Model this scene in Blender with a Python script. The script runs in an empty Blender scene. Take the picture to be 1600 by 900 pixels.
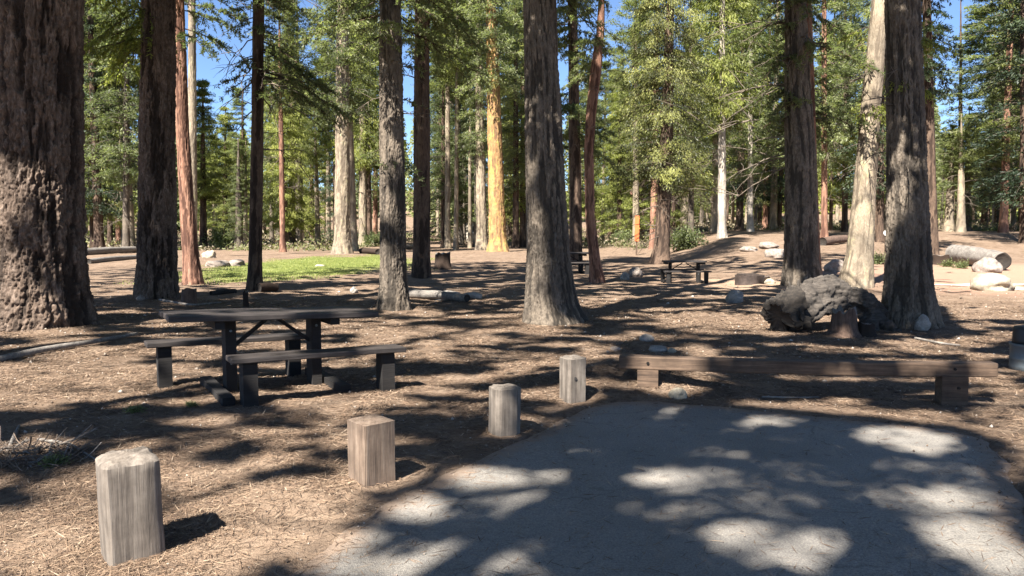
import bpy, bmesh, math, random
import numpy as np
from mathutils import Vector

S = bpy.context.scene
COL = S.collection
R_ = random.Random(7)

# ------------------------------------------------------------------ camera, sky, sun, exposure
EYE, FPX, PITCH = 1.6, 1200.0, math.atan(90 / 1200)
cam_d = bpy.data.cameras.new('camera')
cam = bpy.data.objects.new('camera', cam_d)
COL.objects.link(cam)
cam.location = (0, 0, EYE)
cam.rotation_euler = (math.pi / 2 - PITCH, 0, 0)
cam_d.sensor_width = 36
cam_d.lens = 36 * FPX / 1600
cam_d.clip_end = 3000
cam_d.clip_start = 0.05
S.camera = cam

SUN_EL = math.radians(50)
SDX, SDY = 0.5, 0.866            # ground direction of the shadows
COT = 1 / math.tan(SUN_EL)
world = bpy.data.worlds.new('World')
S.world = world
world.use_nodes = True
wn = world.node_tree.nodes
wl = world.node_tree.links
sky = wn.new('ShaderNodeTexSky')
sky.sky_type = 'NISHITA'
sky.sun_disc = False
sky.sun_elevation = SUN_EL
sky.sun_rotation = math.atan2(-SDX, -SDY)
sky.altitude = 2200
sky.air_density = 0.8
sky.dust_density = 0.0
sky.ozone_density = 4.0
wl.new(sky.outputs[0], wn['Background'].inputs[0])
wn['Background'].inputs[1].default_value = 0.055
sun_d = bpy.data.lights.new('sun', 'SUN')
sun_d.energy = 5.0
sun_d.angle = math.radians(0.53)
sun_d.color = (1.0, 0.945, 0.86)
sun = bpy.data.objects.new('sun', sun_d)
COL.objects.link(sun)
SUNV = Vector((-SDX * math.cos(SUN_EL), -SDY * math.cos(SUN_EL), math.sin(SUN_EL)))
sun.rotation_euler = SUNV.to_track_quat('Z', 'Y').to_euler()
sun.location = (-10, -30, 40)
S.view_settings.view_transform = 'Standard'
S.view_settings.look = 'None'
S.view_settings.exposure = 2.15
S.view_settings.gamma = 1
S.view_settings.use_curve_mapping = False
S.cycles.max_bounces = 5
S.cycles.diffuse_bounces = 3
S.cycles.transmission_bounces = 3
S.cycles.use_denoising = True

# ------------------------------------------------------------------ maths helpers
def hsh(ix, iy, iz, seed):
    n = (ix.astype(np.int64) * 374761393 + iy.astype(np.int64) * 668265263 + iz.astype(np.int64) * 2147483647 + seed * 974634777) & 0xffffffff
    n = ((n ^ (n >> 13)) * 1274126177) & 0xffffffff
    n = ((n ^ (n >> 16)) * 2246822519) & 0xffffffff
    return ((n ^ (n >> 15)) & 0xffffff) / float(0xffffff)

def noise3(x, y, z, seed=0):
    x, y, z = np.broadcast_arrays(np.asarray(x, float), np.asarray(y, float), np.asarray(z, float))
    xi, yi, zi = np.floor(x), np.floor(y), np.floor(z)
    fx, fy, fz = x - xi, y - yi, z - zi
    fx, fy, fz = [f * f * (3 - 2 * f) for f in (fx, fy, fz)]
    r = 0
    for a in (0, 1):
        for b in (0, 1):
            for c in (0, 1):
                w = (fx if a else 1 - fx) * (fy if b else 1 - fy) * (fz if c else 1 - fz)
                r = r + w * hsh(xi + a, yi + b, zi + c, seed)
    return r

def fbm(x, y, z, seed=0, oct=4):
    r, a, t, f = 0, 1.0, 0, 1.0
    for o in range(oct):
        r = r + a * noise3(np.asarray(x) * f, np.asarray(y) * f, np.asarray(z) * f, seed + o)
        t += a
        a *= .5
        f *= 2.03
    return r / t

def sstep(a, b, x):
    t = np.clip((np.asarray(x, float) - a) / (b - a), 0, 1)
    return t * t * (3 - 2 * t)

CP, SP = math.cos(PITCH), math.sin(PITCH)

def project(x, y, z):
    """world -> photograph pixels (1600 wide)"""
    dz = np.asarray(z, float) - EYE
    f = y * CP - dz * SP
    u = y * SP + dz * CP
    f = np.where(f < .05, .05, f)
    return 800 + FPX * x / f, 450 - FPX * u / f

def ray(px, py):
    a, b = (px - 800) / FPX, -(py - 450) / FPX
    return Vector((a, CP + b * SP, -SP + b * CP))

def at_depth(px, py, Y):
    d = ray(px, py)
    return Vector((0, 0, EYE)) + d * (Y / d.y)

# pad outline on the ground, in metres
PAD = np.array([(-2.6, -2.0), (-1.06, 3.55), (-.76, 4.36), (-.34, 5.12), (.26, 6.19), (.62, 6.8), (.98, 7.12), (1.4, 7.12),
                (2.2, 6.75), (3.0, 6.4), (3.5, 6.12), (3.62, 5.75), (3.45, 5.2), (3.05, 4.5), (2.78, 3.9), (2.6, 3.3), (1.7, -2.0)])

def poly_sdf(px, py, poly):
    """signed distance, negative inside"""
    px, py = np.asarray(px, float), np.asarray(py, float)
    d = np.full(px.shape, 1e9)
    inside = np.zeros(px.shape, bool)
    n = len(poly)
    for i in range(n):
        ax, ay = poly[i]
        bx, by = poly[(i + 1) % n]
        ex, ey = bx - ax, by - ay
        t = np.clip(((px - ax) * ex + (py - ay) * ey) / (ex * ex + ey * ey), 0, 1)
        d = np.minimum(d, np.hypot(px - ax - t * ex, py - ay - t * ey))
        c = ((ay > py) != (by > py)) & (px < (bx - ax) * (py - ay) / ((by - ay) if by != ay else 1e-9) + ax)
        inside ^= c
    return np.where(inside, -d, d)

def pad_sdf(x, y):
    return poly_sdf(x, y, PAD) + (fbm(np.asarray(x) * 2.2, np.asarray(y) * 2.2, 0, 31, 5) - .5) * .15

MOUNDS = [((px - 800) / FPX * d, d, w / 2 / FPX * d) for px, py, w in ((66, 506, 140), (245, 463, 62), (617, 482, 48), (862, 499, 84), (1253, 446, 58), (1338, 446, 50), (1422, 506, 78), (658, 433, 32))
          for d in (EYE * FPX / (py - 360),)]

def terrain0(x, y):
    x, y = np.asarray(x, float), np.asarray(y, float)
    s = sstep(2, 8, x - .13 * y)
    z = s * sstep(26, 60, y) * 1.45 + s * np.clip(y - 60, 0, 200) * .012
    z = z + (1 - s) * np.clip(y - 75, 0, 300) * .018 + np.clip(y - 112, 0, 250) * .06
    for bx, by, br in MOUNDS:
        z = z + .09 * np.exp(-((x - bx) ** 2 + (y - by) ** 2) / (br * 2.0) ** 2)
    z = z + .22 * np.exp(-(x - 1.3) ** 2 / .8 - (y - 8.0) ** 2 / .35)
    return z

def terrain(x, y):
    x, y = np.asarray(x, float), np.asarray(y, float)
    z = terrain0(x, y)
    r = np.hypot(x, y)
    sd = poly_sdf(x, y, PAD)
    m = sstep(0.05, .7, sd)
    z = z + m * ((fbm(x * .45, y * .45, 3.3, 11, 3) - .5) * .16 + (fbm(x * 3.1, y * 3.1, 1.3, 12, 3) - .5) * .05 * (1 + sstep(8, 25, r)))
    sd2 = pad_sdf(x, y)
    z = z - .035 * (1 - sstep(-.10, .03, sd2))
    return z

def ground_hit(px, py):
    d = ray(px, py)
    p = Vector((0, 0, EYE))
    t = 1.0
    while t < 400:
        q = p + d * t
        if q.z <= float(terrain0(q.x, q.y)):
            break
        t += .02 + t * .0015
    q = p + d * t
    q.z = float(terrain(q.x, q.y))
    return q

def gz(x, y):
    return float(terrain(x, y))

# ------------------------------------------------------------------ node helpers
def mat(name):
    m = bpy.data.materials.new(name)
    m.use_nodes = True
    return m, m.node_tree.nodes, m.node_tree.links, m.node_tree.nodes['Principled BSDF']

def N(nodes, typ, **kw):
    n = nodes.new(typ)
    for k, v in kw.items():
        if k.startswith('i_'):
            n.inputs[k[2:].replace('_', ' ')].default_value = v
        else:
            setattr(n, k, v)
    return n

def ramp(nodes, stops):
    r = nodes.new('ShaderNodeValToRGB')
    e = r.color_ramp.elements
    while len(e) < len(stops):
        e.new(.5)
    for i, (p, c) in enumerate(stops):
        e[i].position = p
        e[i].color = (c[0], c[1], c[2], 1)
    return r

def mixc(nodes, links, fac, a, b, mode='MIX'):
    m = nodes.new('ShaderNodeMix')
    m.data_type = 'RGBA'
    m.blend_type = mode
    for sock, v in ((m.inputs[0], fac), (m.inputs[6], a), (m.inputs[7], b)):
        if isinstance(v, (int, float)):
            sock.default_value = v
        elif isinstance(v, tuple):
            sock.default_value = (v[0], v[1], v[2], 1)
        else:
            links.new(v, sock)
    return m.outputs[2]

def coords(nodes, links, scale=(1, 1, 1), kind='Object'):
    t = nodes.new('ShaderNodeTexCoord')
    mp = nodes.new('ShaderNodeMapping')
    mp.inputs['Scale'].default_value = scale
    links.new(t.outputs[kind], mp.inputs[0])
    return mp.outputs[0]

def noise_n(nodes, links, vec, scale, detail=5, rough=.6, dist=0):
    n = nodes.new('ShaderNodeTexNoise')
    n.inputs['Scale'].default_value = scale
    n.inputs['Detail'].default_value = detail
    n.inputs['Roughness'].default_value = rough
    n.inputs['Distortion'].default_value = dist
    links.new(vec, n.inputs['Vector'])
    return n.outputs['Fac']

def bump(nodes, links, h, strength, dist, bsdf):
    b = nodes.new('ShaderNodeBump')
    b.inputs['Strength'].default_value = strength
    b.inputs['Distance'].default_value = dist
    links.new(h, b.inputs['Height'])
    links.new(b.outputs[0], bsdf.inputs['Normal'])

def bark_mat(name, dark, mid, light, zs=.3, lichen=None, lich_amt=.55):
    """weathered bark plates over darker bark in the furrows (attribute 'tint' = plate)"""
    m, n, l, b = mat(name)
    v = coords(n, l, (1, 1, zs))
    f1 = noise_n(n, l, v, 13, 7, .75, .6)
    f2 = noise_n(n, l, v, 34, 4, .7)
    f3 = noise_n(n, l, coords(n, l), 1.1, 3, .6)
    r = ramp(n, [(.30, dark), (.5, mid), (.72, light)])
    mm = N(n, 'ShaderNodeMath', operation='ADD')
    k = N(n, 'ShaderNodeMath', operation='MULTIPLY'); k.inputs[1].default_value = .62
    k2 = N(n, 'ShaderNodeMath', operation='MULTIPLY'); k2.inputs[1].default_value = .38
    l.new(f1, k.inputs[0]); l.new(f2, k2.inputs[0]); l.new(k.outputs[0], mm.inputs[0]); l.new(k2.outputs[0], mm.inputs[1])
    l.new(mm.outputs[0], r.inputs[0])
    r3 = ramp(n, [(.35, (.72, .72, .72)), (.65, (1.2, 1.17, 1.12))])
    l.new(f3, r3.inputs[0])
    c = mixc(n, l, 1.0, r.outputs[0], r3.outputs[0], 'MULTIPLY')
    if lichen:
        f4 = noise_n(n, l, coords(n, l, (1, 1, .6)), 2.6, 6, .75)
        r4 = ramp(n, [(lich_amt - .06, (0, 0, 0)), (lich_amt + .08, (1, 1, 1))])
        l.new(f4, r4.inputs[0])
        c = mixc(n, l, r4.outputs[0], c, lichen)
    at = N(n, 'ShaderNodeAttribute', attribute_name='tint')
    rt = ramp(n, [(.15, (.95, .95, .95)), (.75, (0, 0, 0))]); l.new(at.outputs['Fac'], rt.inputs[0])
    c = mixc(n, l, rt.outputs[0], c, dark)
    l.new(c, b.inputs['Base Color'])
    b.inputs['Roughness'].default_value = .93
    b.inputs['Specular IOR Level'].default_value = .2
    bump(n, l, mm.outputs[0], .9, .035, b)
    return m

BARK = {
    'dark': bark_mat('bark_dark_furrowed', (.025, .018, .014), (.11, .08, .062), (.27, .215, .18)),
    'grey': bark_mat('bark_grey', (.042, .035, .028), (.13, .107, .085), (.255, .215, .172), .35),
    'red': bark_mat('bark_reddish', (.07, .035, .025), (.24, .13, .09), (.42, .27, .20), .12),
    'pale': bark_mat('bark_pale', (.12, .095, .07), (.25, .205, .152), (.355, .30, .23), .5, (.33, .30, .17), .6),
    'orange': bark_mat('bark_orange_lichen', (.15, .09, .05), (.32, .19, .085), (.41, .275, .14), .3, (.33, .30, .08), .57),
    'white': bark_mat('bark_whitish', (.2, .17, .14), (.38, .34, .29), (.50, .46, .41), .6),
    'brown': bark_mat('bark_brown', (.03, .02, .015), (.10, .068, .05), (.19, .14, .10), .25),
}

def leaf_mat(name, c_dark, c_mid, c_light, trans=.35):
    m, n, l, b = mat(name)
    a = N(n, 'ShaderNodeAttribute', attribute_name='tint')
    oi = n.new('ShaderNodeObjectInfo')
    ad = N(n, 'ShaderNodeMath', operation='MULTIPLY_ADD')
    l.new(oi.outputs['Random'], ad.inputs[0]); ad.inputs[1].default_value = .35
    sb = N(n, 'ShaderNodeMath', operation='SUBTRACT'); l.new(a.outputs['Fac'], sb.inputs[0]); sb.inputs[1].default_value = .17
    l.new(sb.outputs[0], ad.inputs[2])
    r = ramp(n, [(.05, c_dark), (.5, c_mid), (.95, c_light)])
    l.new(ad.outputs[0], r.inputs[0])
    l.new(r.outputs[0], b.inputs['Base Color'])
    b.inputs['Roughness'].default_value = .55
    b.inputs['Specular IOR Level'].default_value = .35
    t = n.new('ShaderNodeBsdfTranslucent')
    tc = mixc(n, l, 1.0, r.outputs[0], (1.3, 1.45, .75), 'MULTIPLY')
    l.new(tc, t.inputs['Color'])
    mx = n.new('ShaderNodeMixShader'); mx.inputs[0].default_value = trans
    l.new(b.outputs[0], mx.inputs[1]); l.new(t.outputs[0], mx.inputs[2])
    l.new(mx.outputs[0], n['Material Output'].inputs['Surface'])
    return m

LEAF = {
    'brush': leaf_mat('dry_brush', (.07, .055, .035), (.15, .12, .075), (.24, .20, .13), .2),
    'fir': leaf_mat('needles_fir', (.058, .070, .036), (.145, .165, .085), (.24, .258, .135), .5),
    'cedar': leaf_mat('sprays_cedar', (.075, .088, .022), (.19, .21, .05), (.31, .32, .085), .46),
    'pine': leaf_mat('needles_pine', (.066, .074, .034), (.155, .170, .075), (.25, .258, .115), .5),
    'dark': leaf_mat('needles_dark', (.012, .022, .013), (.03, .045, .024), (.06, .08, .04), .25),
    'deepcedar': leaf_mat('sprays_deep_cedar', (.012, .015, .006), (.040, .046, .015), (.19, .195, .05), .15),
    'shrub': leaf_mat('shrub_leaves', (.06, .075, .035), (.14, .165, .07), (.22, .24, .11), .42),
}

# ------------------------------------------------------------------ mesh helpers
def tagit(o, label=None, cat=None, group=None, kind=None):
    if label: o['label'] = label
    if cat: o['category'] = cat
    if group: o['group'] = group
    if kind: o['kind'] = kind
    return o

def link(name, me, parent=None, loc=None):
    o = bpy.data.objects.new(name, me)
    COL.objects.link(o)
    if parent: o.parent = parent
    if loc is not None: o.location = loc
    return o

def empty(name, loc, label, cat, group=None, rz=0):
    o = bpy.data.objects.new(name, None)
    COL.objects.link(o)
    o.empty_display_size = .3
    o.location = loc
    o.rotation_euler = (0, 0, rz)
    return tagit(o, label, cat, group)

def np_mesh(name, verts, faces, mats, mat_idx=None, tint=None, smooth=False):
    """verts (n,3); faces (m,k) constant k, or list of arrays"""
    me = bpy.data.meshes.new(name)
    if not isinstance(faces, list): faces = [faces]
    faces = [f for f in faces if len(f)]
    nl = sum(f.size for f in faces)
    npoly = sum(len(f) for f in faces)
    me.vertices.add(len(verts))
    me.vertices.foreach_set('co', np.asarray(verts, np.float32).ravel())
    me.loops.add(nl)
    me.loops.foreach_set('vertex_index', np.concatenate([f.ravel() for f in faces]).astype(np.int32))
    me.polygons.add(npoly)
    tot = np.concatenate([np.full(len(f), f.shape[1]) for f in faces])
    st = np.concatenate([[0], np.cumsum(tot)[:-1]])
    me.polygons.foreach_set('loop_start', st.astype(np.int32))
    me.polygons.foreach_set('loop_total', tot.astype(np.int32))
    for m in mats: me.materials.append(m)
    if mat_idx is not None:
        me.polygons.foreach_set('material_index', np.asarray(mat_idx, np.int32))
    if smooth:
        me.polygons.foreach_set('use_smooth', np.ones(npoly, bool))
    if tint is not None:
        at = me.attributes.new('tint', 'FLOAT', 'POINT')
        at.data.foreach_set('value', np.asarray(tint, np.float32))
    me.update(calc_edges=True)
    me.validate()
    return me

def norm(a):
    return a / np.maximum(np.linalg.norm(a, axis=-1, keepdims=True), 1e-9)

def leaf_quads(c, ax, nr, ln, wd):
    """rhombus leaf clumps: centres c, long axis ax, normals nr, lengths, widths -> verts, faces"""
    ax = norm(ax)
    sd = norm(np.cross(nr, ax))
    ln = np.broadcast_to(np.asarray(ln)[..., None] if np.ndim(ln) else ln, c.shape[:1] + (1,))
    wd = np.broadcast_to(np.asarray(wd)[..., None] if np.ndim(wd) else wd, c.shape[:1] + (1,))
    v = np.stack([c - ax * ln * .5, c + sd * wd * .5 + ax * ln * .1, c + ax * ln * .5, c - sd * wd * .5 - ax * ln * .05], 1).reshape(-1, 3)
    f = np.arange(len(c) * 4).reshape(-1, 4)
    return v, f

def tube_arrays(paths, radii, sides=4, off=0):
    """many polylines (n, k, 3) with radii (n,k) -> verts, quads"""
    P = np.asarray(paths, float)
    n, k, _ = P.shape
    T = norm(np.gradient(P, axis=1))
    ref = np.where(np.abs(T[..., 2:3]) > .9, np.array([1., 0, 0]), np.array([0, 0, 1.]))
    A = norm(np.cross(T, ref))
    B = np.cross(T, A)
    th = np.arange(sides) * 2 * math.pi / sides
    V = P[:, :, None] + (A[:, :, None] * np.cos(th)[None, None, :, None] + B[:, :, None] * np.sin(th)[None, None, :, None]) * np.asarray(radii)[:, :, None, None]
    idx = np.arange(n * k * sides).reshape(n, k, sides) + off
    a = idx[:, :-1]; b = idx[:, 1:]
    F = np.stack([a, np.roll(a, -1, 2), np.roll(b, -1, 2), b], -1).reshape(-1, 4)
    return V.reshape(-1, 3), F

def pymesh(name, bm, mats, parent=None, smooth=False, bevel=0, loc=None):
    if bevel:
        bmesh.ops.bevel(bm, geom=[e for e in bm.edges if e.calc_face_angle(0) > .5], offset=bevel, segments=2, affect='EDGES', profile=.6)
    me = bpy.data.meshes.new(name)
    bmesh.ops.recalc_face_normals(bm, faces=bm.faces)
    bm.to_mesh(me)
    bm.free()
    for m in mats: me.materials.append(m)
    if smooth:
        for p in me.polygons: p.use_smooth = True
    return link(name, me, parent, loc)

def box_bm(sx, sy, sz, c=(0, 0, 0), bm=None, rz=0, mi=0):
    bm = bm or bmesh.new()
    vs = []
    cr, sr = math.cos(rz), math.sin(rz)
    for z in (-.5, .5):
        for x, y in ((-.5, -.5), (.5, -.5), (.5, .5), (-.5, .5)):
            X, Y = x * sx, y * sy
            vs.append(bm.verts.new((c[0] + X * cr - Y * sr, c[1] + X * sr + Y * cr, c[2] + z * sz)))
    for f in ((0, 3, 2, 1), (4, 5, 6, 7), (0, 1, 5, 4), (1, 2, 6, 5), (2, 3, 7, 6), (3, 0, 4, 7)):
        bm.faces.new([vs[i] for i in f]).material_index = mi
    return bm

def roughen(o, amp, sc, seed=0, sub=0):
    """real surface irregularity: move the vertices of a mesh along their normals by noise"""
    me = o.data
    if sub:
        bm = bmesh.new(); bm.from_mesh(me)
        bmesh.ops.subdivide_edges(bm, edges=bm.edges, cuts=sub, use_grid_fill=True)
        bm.to_mesh(me); bm.free()
    n = len(me.vertices)
    co = np.empty(n * 3); me.vertices.foreach_get('co', co); co = co.reshape(-1, 3)
    nr = np.empty(n * 3); me.vertices.foreach_get('normal', nr); nr = nr.reshape(-1, 3)
    d = fbm(co[:, 0] * sc, co[:, 1] * sc, co[:, 2] * sc, seed, 4) - .5
    me.vertices.foreach_set('co', (co + nr * (d * 2 * amp)[:, None]).ravel())
    me.update()

# ------------------------------------------------------------------ ground
def grow(a, step, k, lim):
    out = [a]
    while out[-1] < lim:
        out.append(out[-1] + step)
        step *= k
    return out
xs = np.arange(-4.5, 4.51, .055)
xr = grow(4.55, .06, 1.055, 900)
xs = np.concatenate([-np.array(xr)[::-1], xs, xr])
ys = np.arange(2.4, 9.6, .055)
yr = grow(9.62, .06, 1.035, 1400)
yl = grow(2.35, .08, 1.25, 900)
ys = np.concatenate([(4.7 - np.array(yl))[::-1], ys, yr])
GX, GY = np.meshgrid(xs, ys)
GZ = terrain(GX.ravel(), GY.ravel())
gv = np.stack([GX.ravel(), GY.ravel(), GZ], 1)
nx = len(xs)
ii = (np.arange(len(ys) - 1)[:, None] * nx + np.arange(nx - 1)[None]).ravel()
gf = np.stack([ii, ii + 1, ii + nx + 1, ii + nx], 1)

def ground_material():
    m, n, l, b = mat('forest_floor')
    v = coords(n, l, (1, 1, 1))
    n1 = noise_n(n, l, v, .55, 5, .62)
    n2 = noise_n(n, l, v, 3.2, 6, .7)
    n3 = noise_n(n, l, v, 26, 5, .75)
    n4 = noise_n(n, l, v, 120, 3, .7)
    base = ramp(n, [(.34, (.045, .031, .022)), (.46, (.122, .085, .06)), (.57, (.21, .15, .108)), (.72, (.31, .232, .175))])
    ad = N(n, 'ShaderNodeMath', operation='MULTIPLY_ADD'); l.new(n3, ad.inputs[0]); ad.inputs[1].default_value = .45
    a2 = N(n, 'ShaderNodeMath', operation='MULTIPLY_ADD'); l.new(n2, a2.inputs[0]); a2.inputs[1].default_value = .35
    a3 = N(n, 'ShaderNodeMath', operation='MULTIPLY'); l.new(n1, a3.inputs[0]); a3.inputs[1].default_value = .25
    l.new(a3.outputs[0], a2.inputs[2]); l.new(a2.outputs[0], ad.inputs[2])
    l.new(ad.outputs[0], base.inputs[0])
    # needle streaks from stretched noise in two directions
    c = base.outputs[0]
    for ang, sd in ((.5, 0), (2.1, 5)):
        t = n.new('ShaderNodeTexCoord'); mp = n.new('ShaderNodeMapping')
        mp.inputs['Rotation'].default_value = (0, 0, ang); mp.inputs['Scale'].default_value = (9, 130, 1); mp.inputs['Location'].default_value = (sd, sd, 0)
        l.new(t.outputs['Object'], mp.inputs[0])
        s = noise_n(n, l, mp.outputs[0], 1, 2, .5)
        rr = ramp(n, [(.58, (0, 0, 0)), (.68, (1, 1, 1))]); l.new(s, rr.inputs[0])
        c = mixc(n, l, rr.outputs[0], c, (.24, .16, .10) if sd else (.085, .054, .036))
    # grey dust
    r5 = ramp(n, [(.5, (0, 0, 0)), (.7, (.6, .6, .6))]); l.new(n2, r5.inputs[0])
    c = mixc(n, l, r5.outputs[0], c, (.27, .205, .15))
    # areas: pink bare dirt on the right, paler soil beside the pad, meadow on the left
    pos = n.new('ShaderNodeNewGeometry'); sx = n.new('ShaderNodeSeparateXYZ'); l.new(pos.outputs['Position'], sx.inputs[0])
    def blob(cx, cy, rx, ry, edge, nz):
        def lin(o, c_, r_):
            q = N(n, 'ShaderNodeMath', operation='SUBTRACT'); l.new(o, q.inputs[0]); q.inputs[1].default_value = c_
            w = N(n, 'ShaderNodeMath', operation='DIVIDE'); l.new(q.outputs[0], w.inputs[0]); w.inputs[1].default_value = r_
            p = N(n, 'ShaderNodeMath', operation='POWER'); l.new(w.outputs[0], p.inputs[0]); p.inputs[1].default_value = 2
            return p.outputs[0]
        s = N(n, 'ShaderNodeMath', operation='ADD'); l.new(lin(sx.outputs['X'], cx, rx), s.inputs[0]); l.new(lin(sx.outputs['Y'], cy, ry), s.inputs[1])
        s2 = N(n, 'ShaderNodeMath', operation='MULTIPLY_ADD'); l.new(nz, s2.inputs[0]); s2.inputs[1].default_value = .9; l.new(s.outputs[0], s2.inputs[2])
        rr = ramp(n, [(1.45 - edge - 1 + .0, (1, 1, 1)), (min(1, 1.45 - 1 + edge), (0, 0, 0))])
        h = N(n, 'ShaderNodeMath', operation='MULTIPLY'); l.new(s2.outputs[0], h.inputs[0]); h.inputs[1].default_value = .4
        l.new(h.outputs[0], rr.inputs[0])
        return rr.outputs[0]
    fine = ramp(n, [(.3, (.75, .75, .75)), (.7, (1.15, 1.15, 1.15))]); l.new(n4, fine.inputs[0])
    def area(c, f, col, amt):
        k = N(n, 'ShaderNodeMath', operation='MULTIPLY'); l.new(f, k.inputs[0]); k.inputs[1].default_value = amt
        return mixc(n, l, k.outputs[0], c, col)
    dirt = (.33, .205, .145)
    c = area(c, blob(19, 25, 10.5, 10, .12, n2), dirt, .85)
    c = area(c, blob(7.0, 23, 3.2, 3.5, .12, n2), (.34, .235, .165), .8)
    c = area(c, blob(-1.5, 4.4, 1.7, 1.5, .12, n2), (.31, .225, .16), .6)
    c = area(c, blob(-8.8, 36, 4.6, 12, .12, n2), (.17, .20, .055), .85)
    c = mixc(n, l, 1, c, fine.outputs[0], 'MULTIPLY')
    l.new(c, b.inputs['Base Color'])
    b.inputs['Roughness'].default_value = .97
    b.inputs['Specular IOR Level'].default_value = .1
    hh = N(n, 'ShaderNodeMath', operation='ADD'); l.new(n3, hh.inputs[0]); l.new(n4, hh.inputs[1])
    bump(n, l, hh.outputs[0], .8, .02, b)
    return m
g = link('forest_floor', np_mesh('forest_floor', gv, gf, [ground_material()], smooth=True))
tagit(g, kind='structure')

def asphalt_material():
    m, n, l, b = mat('asphalt')
    v = coords(n, l)
    n1 = noise_n(n, l, v, .9, 4, .6)
    n2 = noise_n(n, l, v, 90, 3, .8)
    vo = N(n, 'ShaderNodeTexVoronoi'); vo.inputs['Scale'].default_value = 150; l.new(v, vo.inputs['Vector'])
    r = ramp(n, [(.3, (.150, .138, .122)), (.7, (.215, .199, .178))]); l.new(n1, r.inputs[0])
    r2 = ramp(n, [(.28, (.45, .45, .46)), (.5, (1, 1, 1)), (.72, (1.5, 1.47, 1.42))]); l.new(n2, r2.inputs[0])
    c = mixc(n, l, 1, r.outputs[0], r2.outputs[0], 'MULTIPLY')
    # fine tan dust
    n5 = noise_n(n, l, v, 2.3, 6, .75)
    r5 = ramp(n, [(.52, (0, 0, 0)), (.78, (.55, .55, .55))]); l.new(n5, r5.inputs[0])
    c = mixc(n, l, r5.outputs[0], c, (.24, .20, .155))
    # hairline cracks and darker stains
    wv = noise_n(n, l, v, 3, 4, .6)
    wa = n.new('ShaderNodeVectorMath'); wa.operation = 'MULTIPLY_ADD'
    cmb = n.new('ShaderNodeCombineXYZ'); l.new(wv, cmb.inputs[0]); l.new(noise_n(n, l, v, 2.4, 4, .6), cmb.inputs[1])
    l.new(cmb.outputs[0], wa.inputs[0]); wa.inputs[1].default_value = (.55, .55, 0); l.new(v, wa.inputs[2])
    ve = N(n, 'ShaderNodeTexVoronoi', feature='DISTANCE_TO_EDGE'); ve.inputs['Scale'].default_value = .75; l.new(wa.outputs[0], ve.inputs['Vector'])
    rc = ramp(n, [(.003, (1, 1, 1)), (.009, (0, 0, 0))]); l.new(ve.outputs['Distance'], rc.inputs[0])
    rm_ = ramp(n, [(.47, (0, 0, 0)), (.60, (.5, .5, .5))]); l.new(noise_n(n, l, v, 1.3, 3, .6), rm_.inputs[0])
    kc = N(n, 'ShaderNodeMath', operation='MULTIPLY'); l.new(rc.outputs[0], kc.inputs[0]); l.new(rm_.outputs[0], kc.inputs[1])
    c = mixc(n, l, kc.outputs[0], c, (.045, .04, .036))
    rs = ramp(n, [(.60, (0, 0, 0)), (.72, (.5, .5, .5))]); l.new(noise_n(n, l, v, 1.7, 5, .65), rs.inputs[0])
    c = mixc(n, l, rs.outputs[0], c, (.085, .08, .075))
    at = N(n, 'ShaderNodeAttribute', attribute_name='tint')      # soil swept over the edge
    n6 = noise_n(n, l, v, 7, 6, .75)
    q = N(n, 'ShaderNodeMath', operation='MULTIPLY_ADD'); l.new(n6, q.inputs[0]); q.inputs[1].default_value = 1.1; q.inputs[2].default_value = -.62
    q2 = N(n, 'ShaderNodeMath', operation='ADD'); l.new(at.outputs['Fac'], q2.inputs[0]); l.new(q.outputs[0], q2.inputs[1])
    r6 = ramp(n, [(.35, (0, 0, 0)), (.75, (1, 1, 1))]); l.new(q2.outputs[0], r6.inputs[0])
    c = mixc(n, l, r6.outputs[0], c, (.20, .145, .105))
    l.new(c, b.inputs['Base Color'])
    b.inputs['Roughness'].default_value = .85
    hh = N(n, 'ShaderNodeMath', operation='ADD'); l.new(n2, hh.inputs[0]); l.new(vo.outputs['Distance'], hh.inputs[1])
    bump(n, l, hh.outputs[0], .7, .006, b)
    return m
px_ = np.arange(-3.2, 4.2, .05); py_ = np.arange(-2.2, 7.6, .05)
AX, AY = np.meshgrid(px_, py_)
sd = pad_sdf(AX.ravel(), AY.ravel())
az = .004 + (fbm(AX.ravel() * .8, AY.ravel() * .8, 0, 41, 3) - .5) * .012 - .03 * sstep(-.06, .05, sd)
av = np.stack([AX.ravel(), AY.ravel(), az], 1)
nxx = len(px_)
ii = (np.arange(len(py_) - 1)[:, None] * nxx + np.arange(nxx - 1)[None]).ravel()
af = np.stack([ii, ii + 1, ii + nxx + 1, ii + nxx], 1)
keep = (sd[af].min(1) < .06)
used = np.unique(af[keep]); rm = np.full(len(av), -1); rm[used] = np.arange(len(used))
pad = link('parking_pad', np_mesh('parking_pad', av[used], rm[af[keep]], [asphalt_material()], None, np.clip(1 + sd[used] / .38, 0, 1), smooth=True))
tagit(pad, kind='structure')

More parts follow.
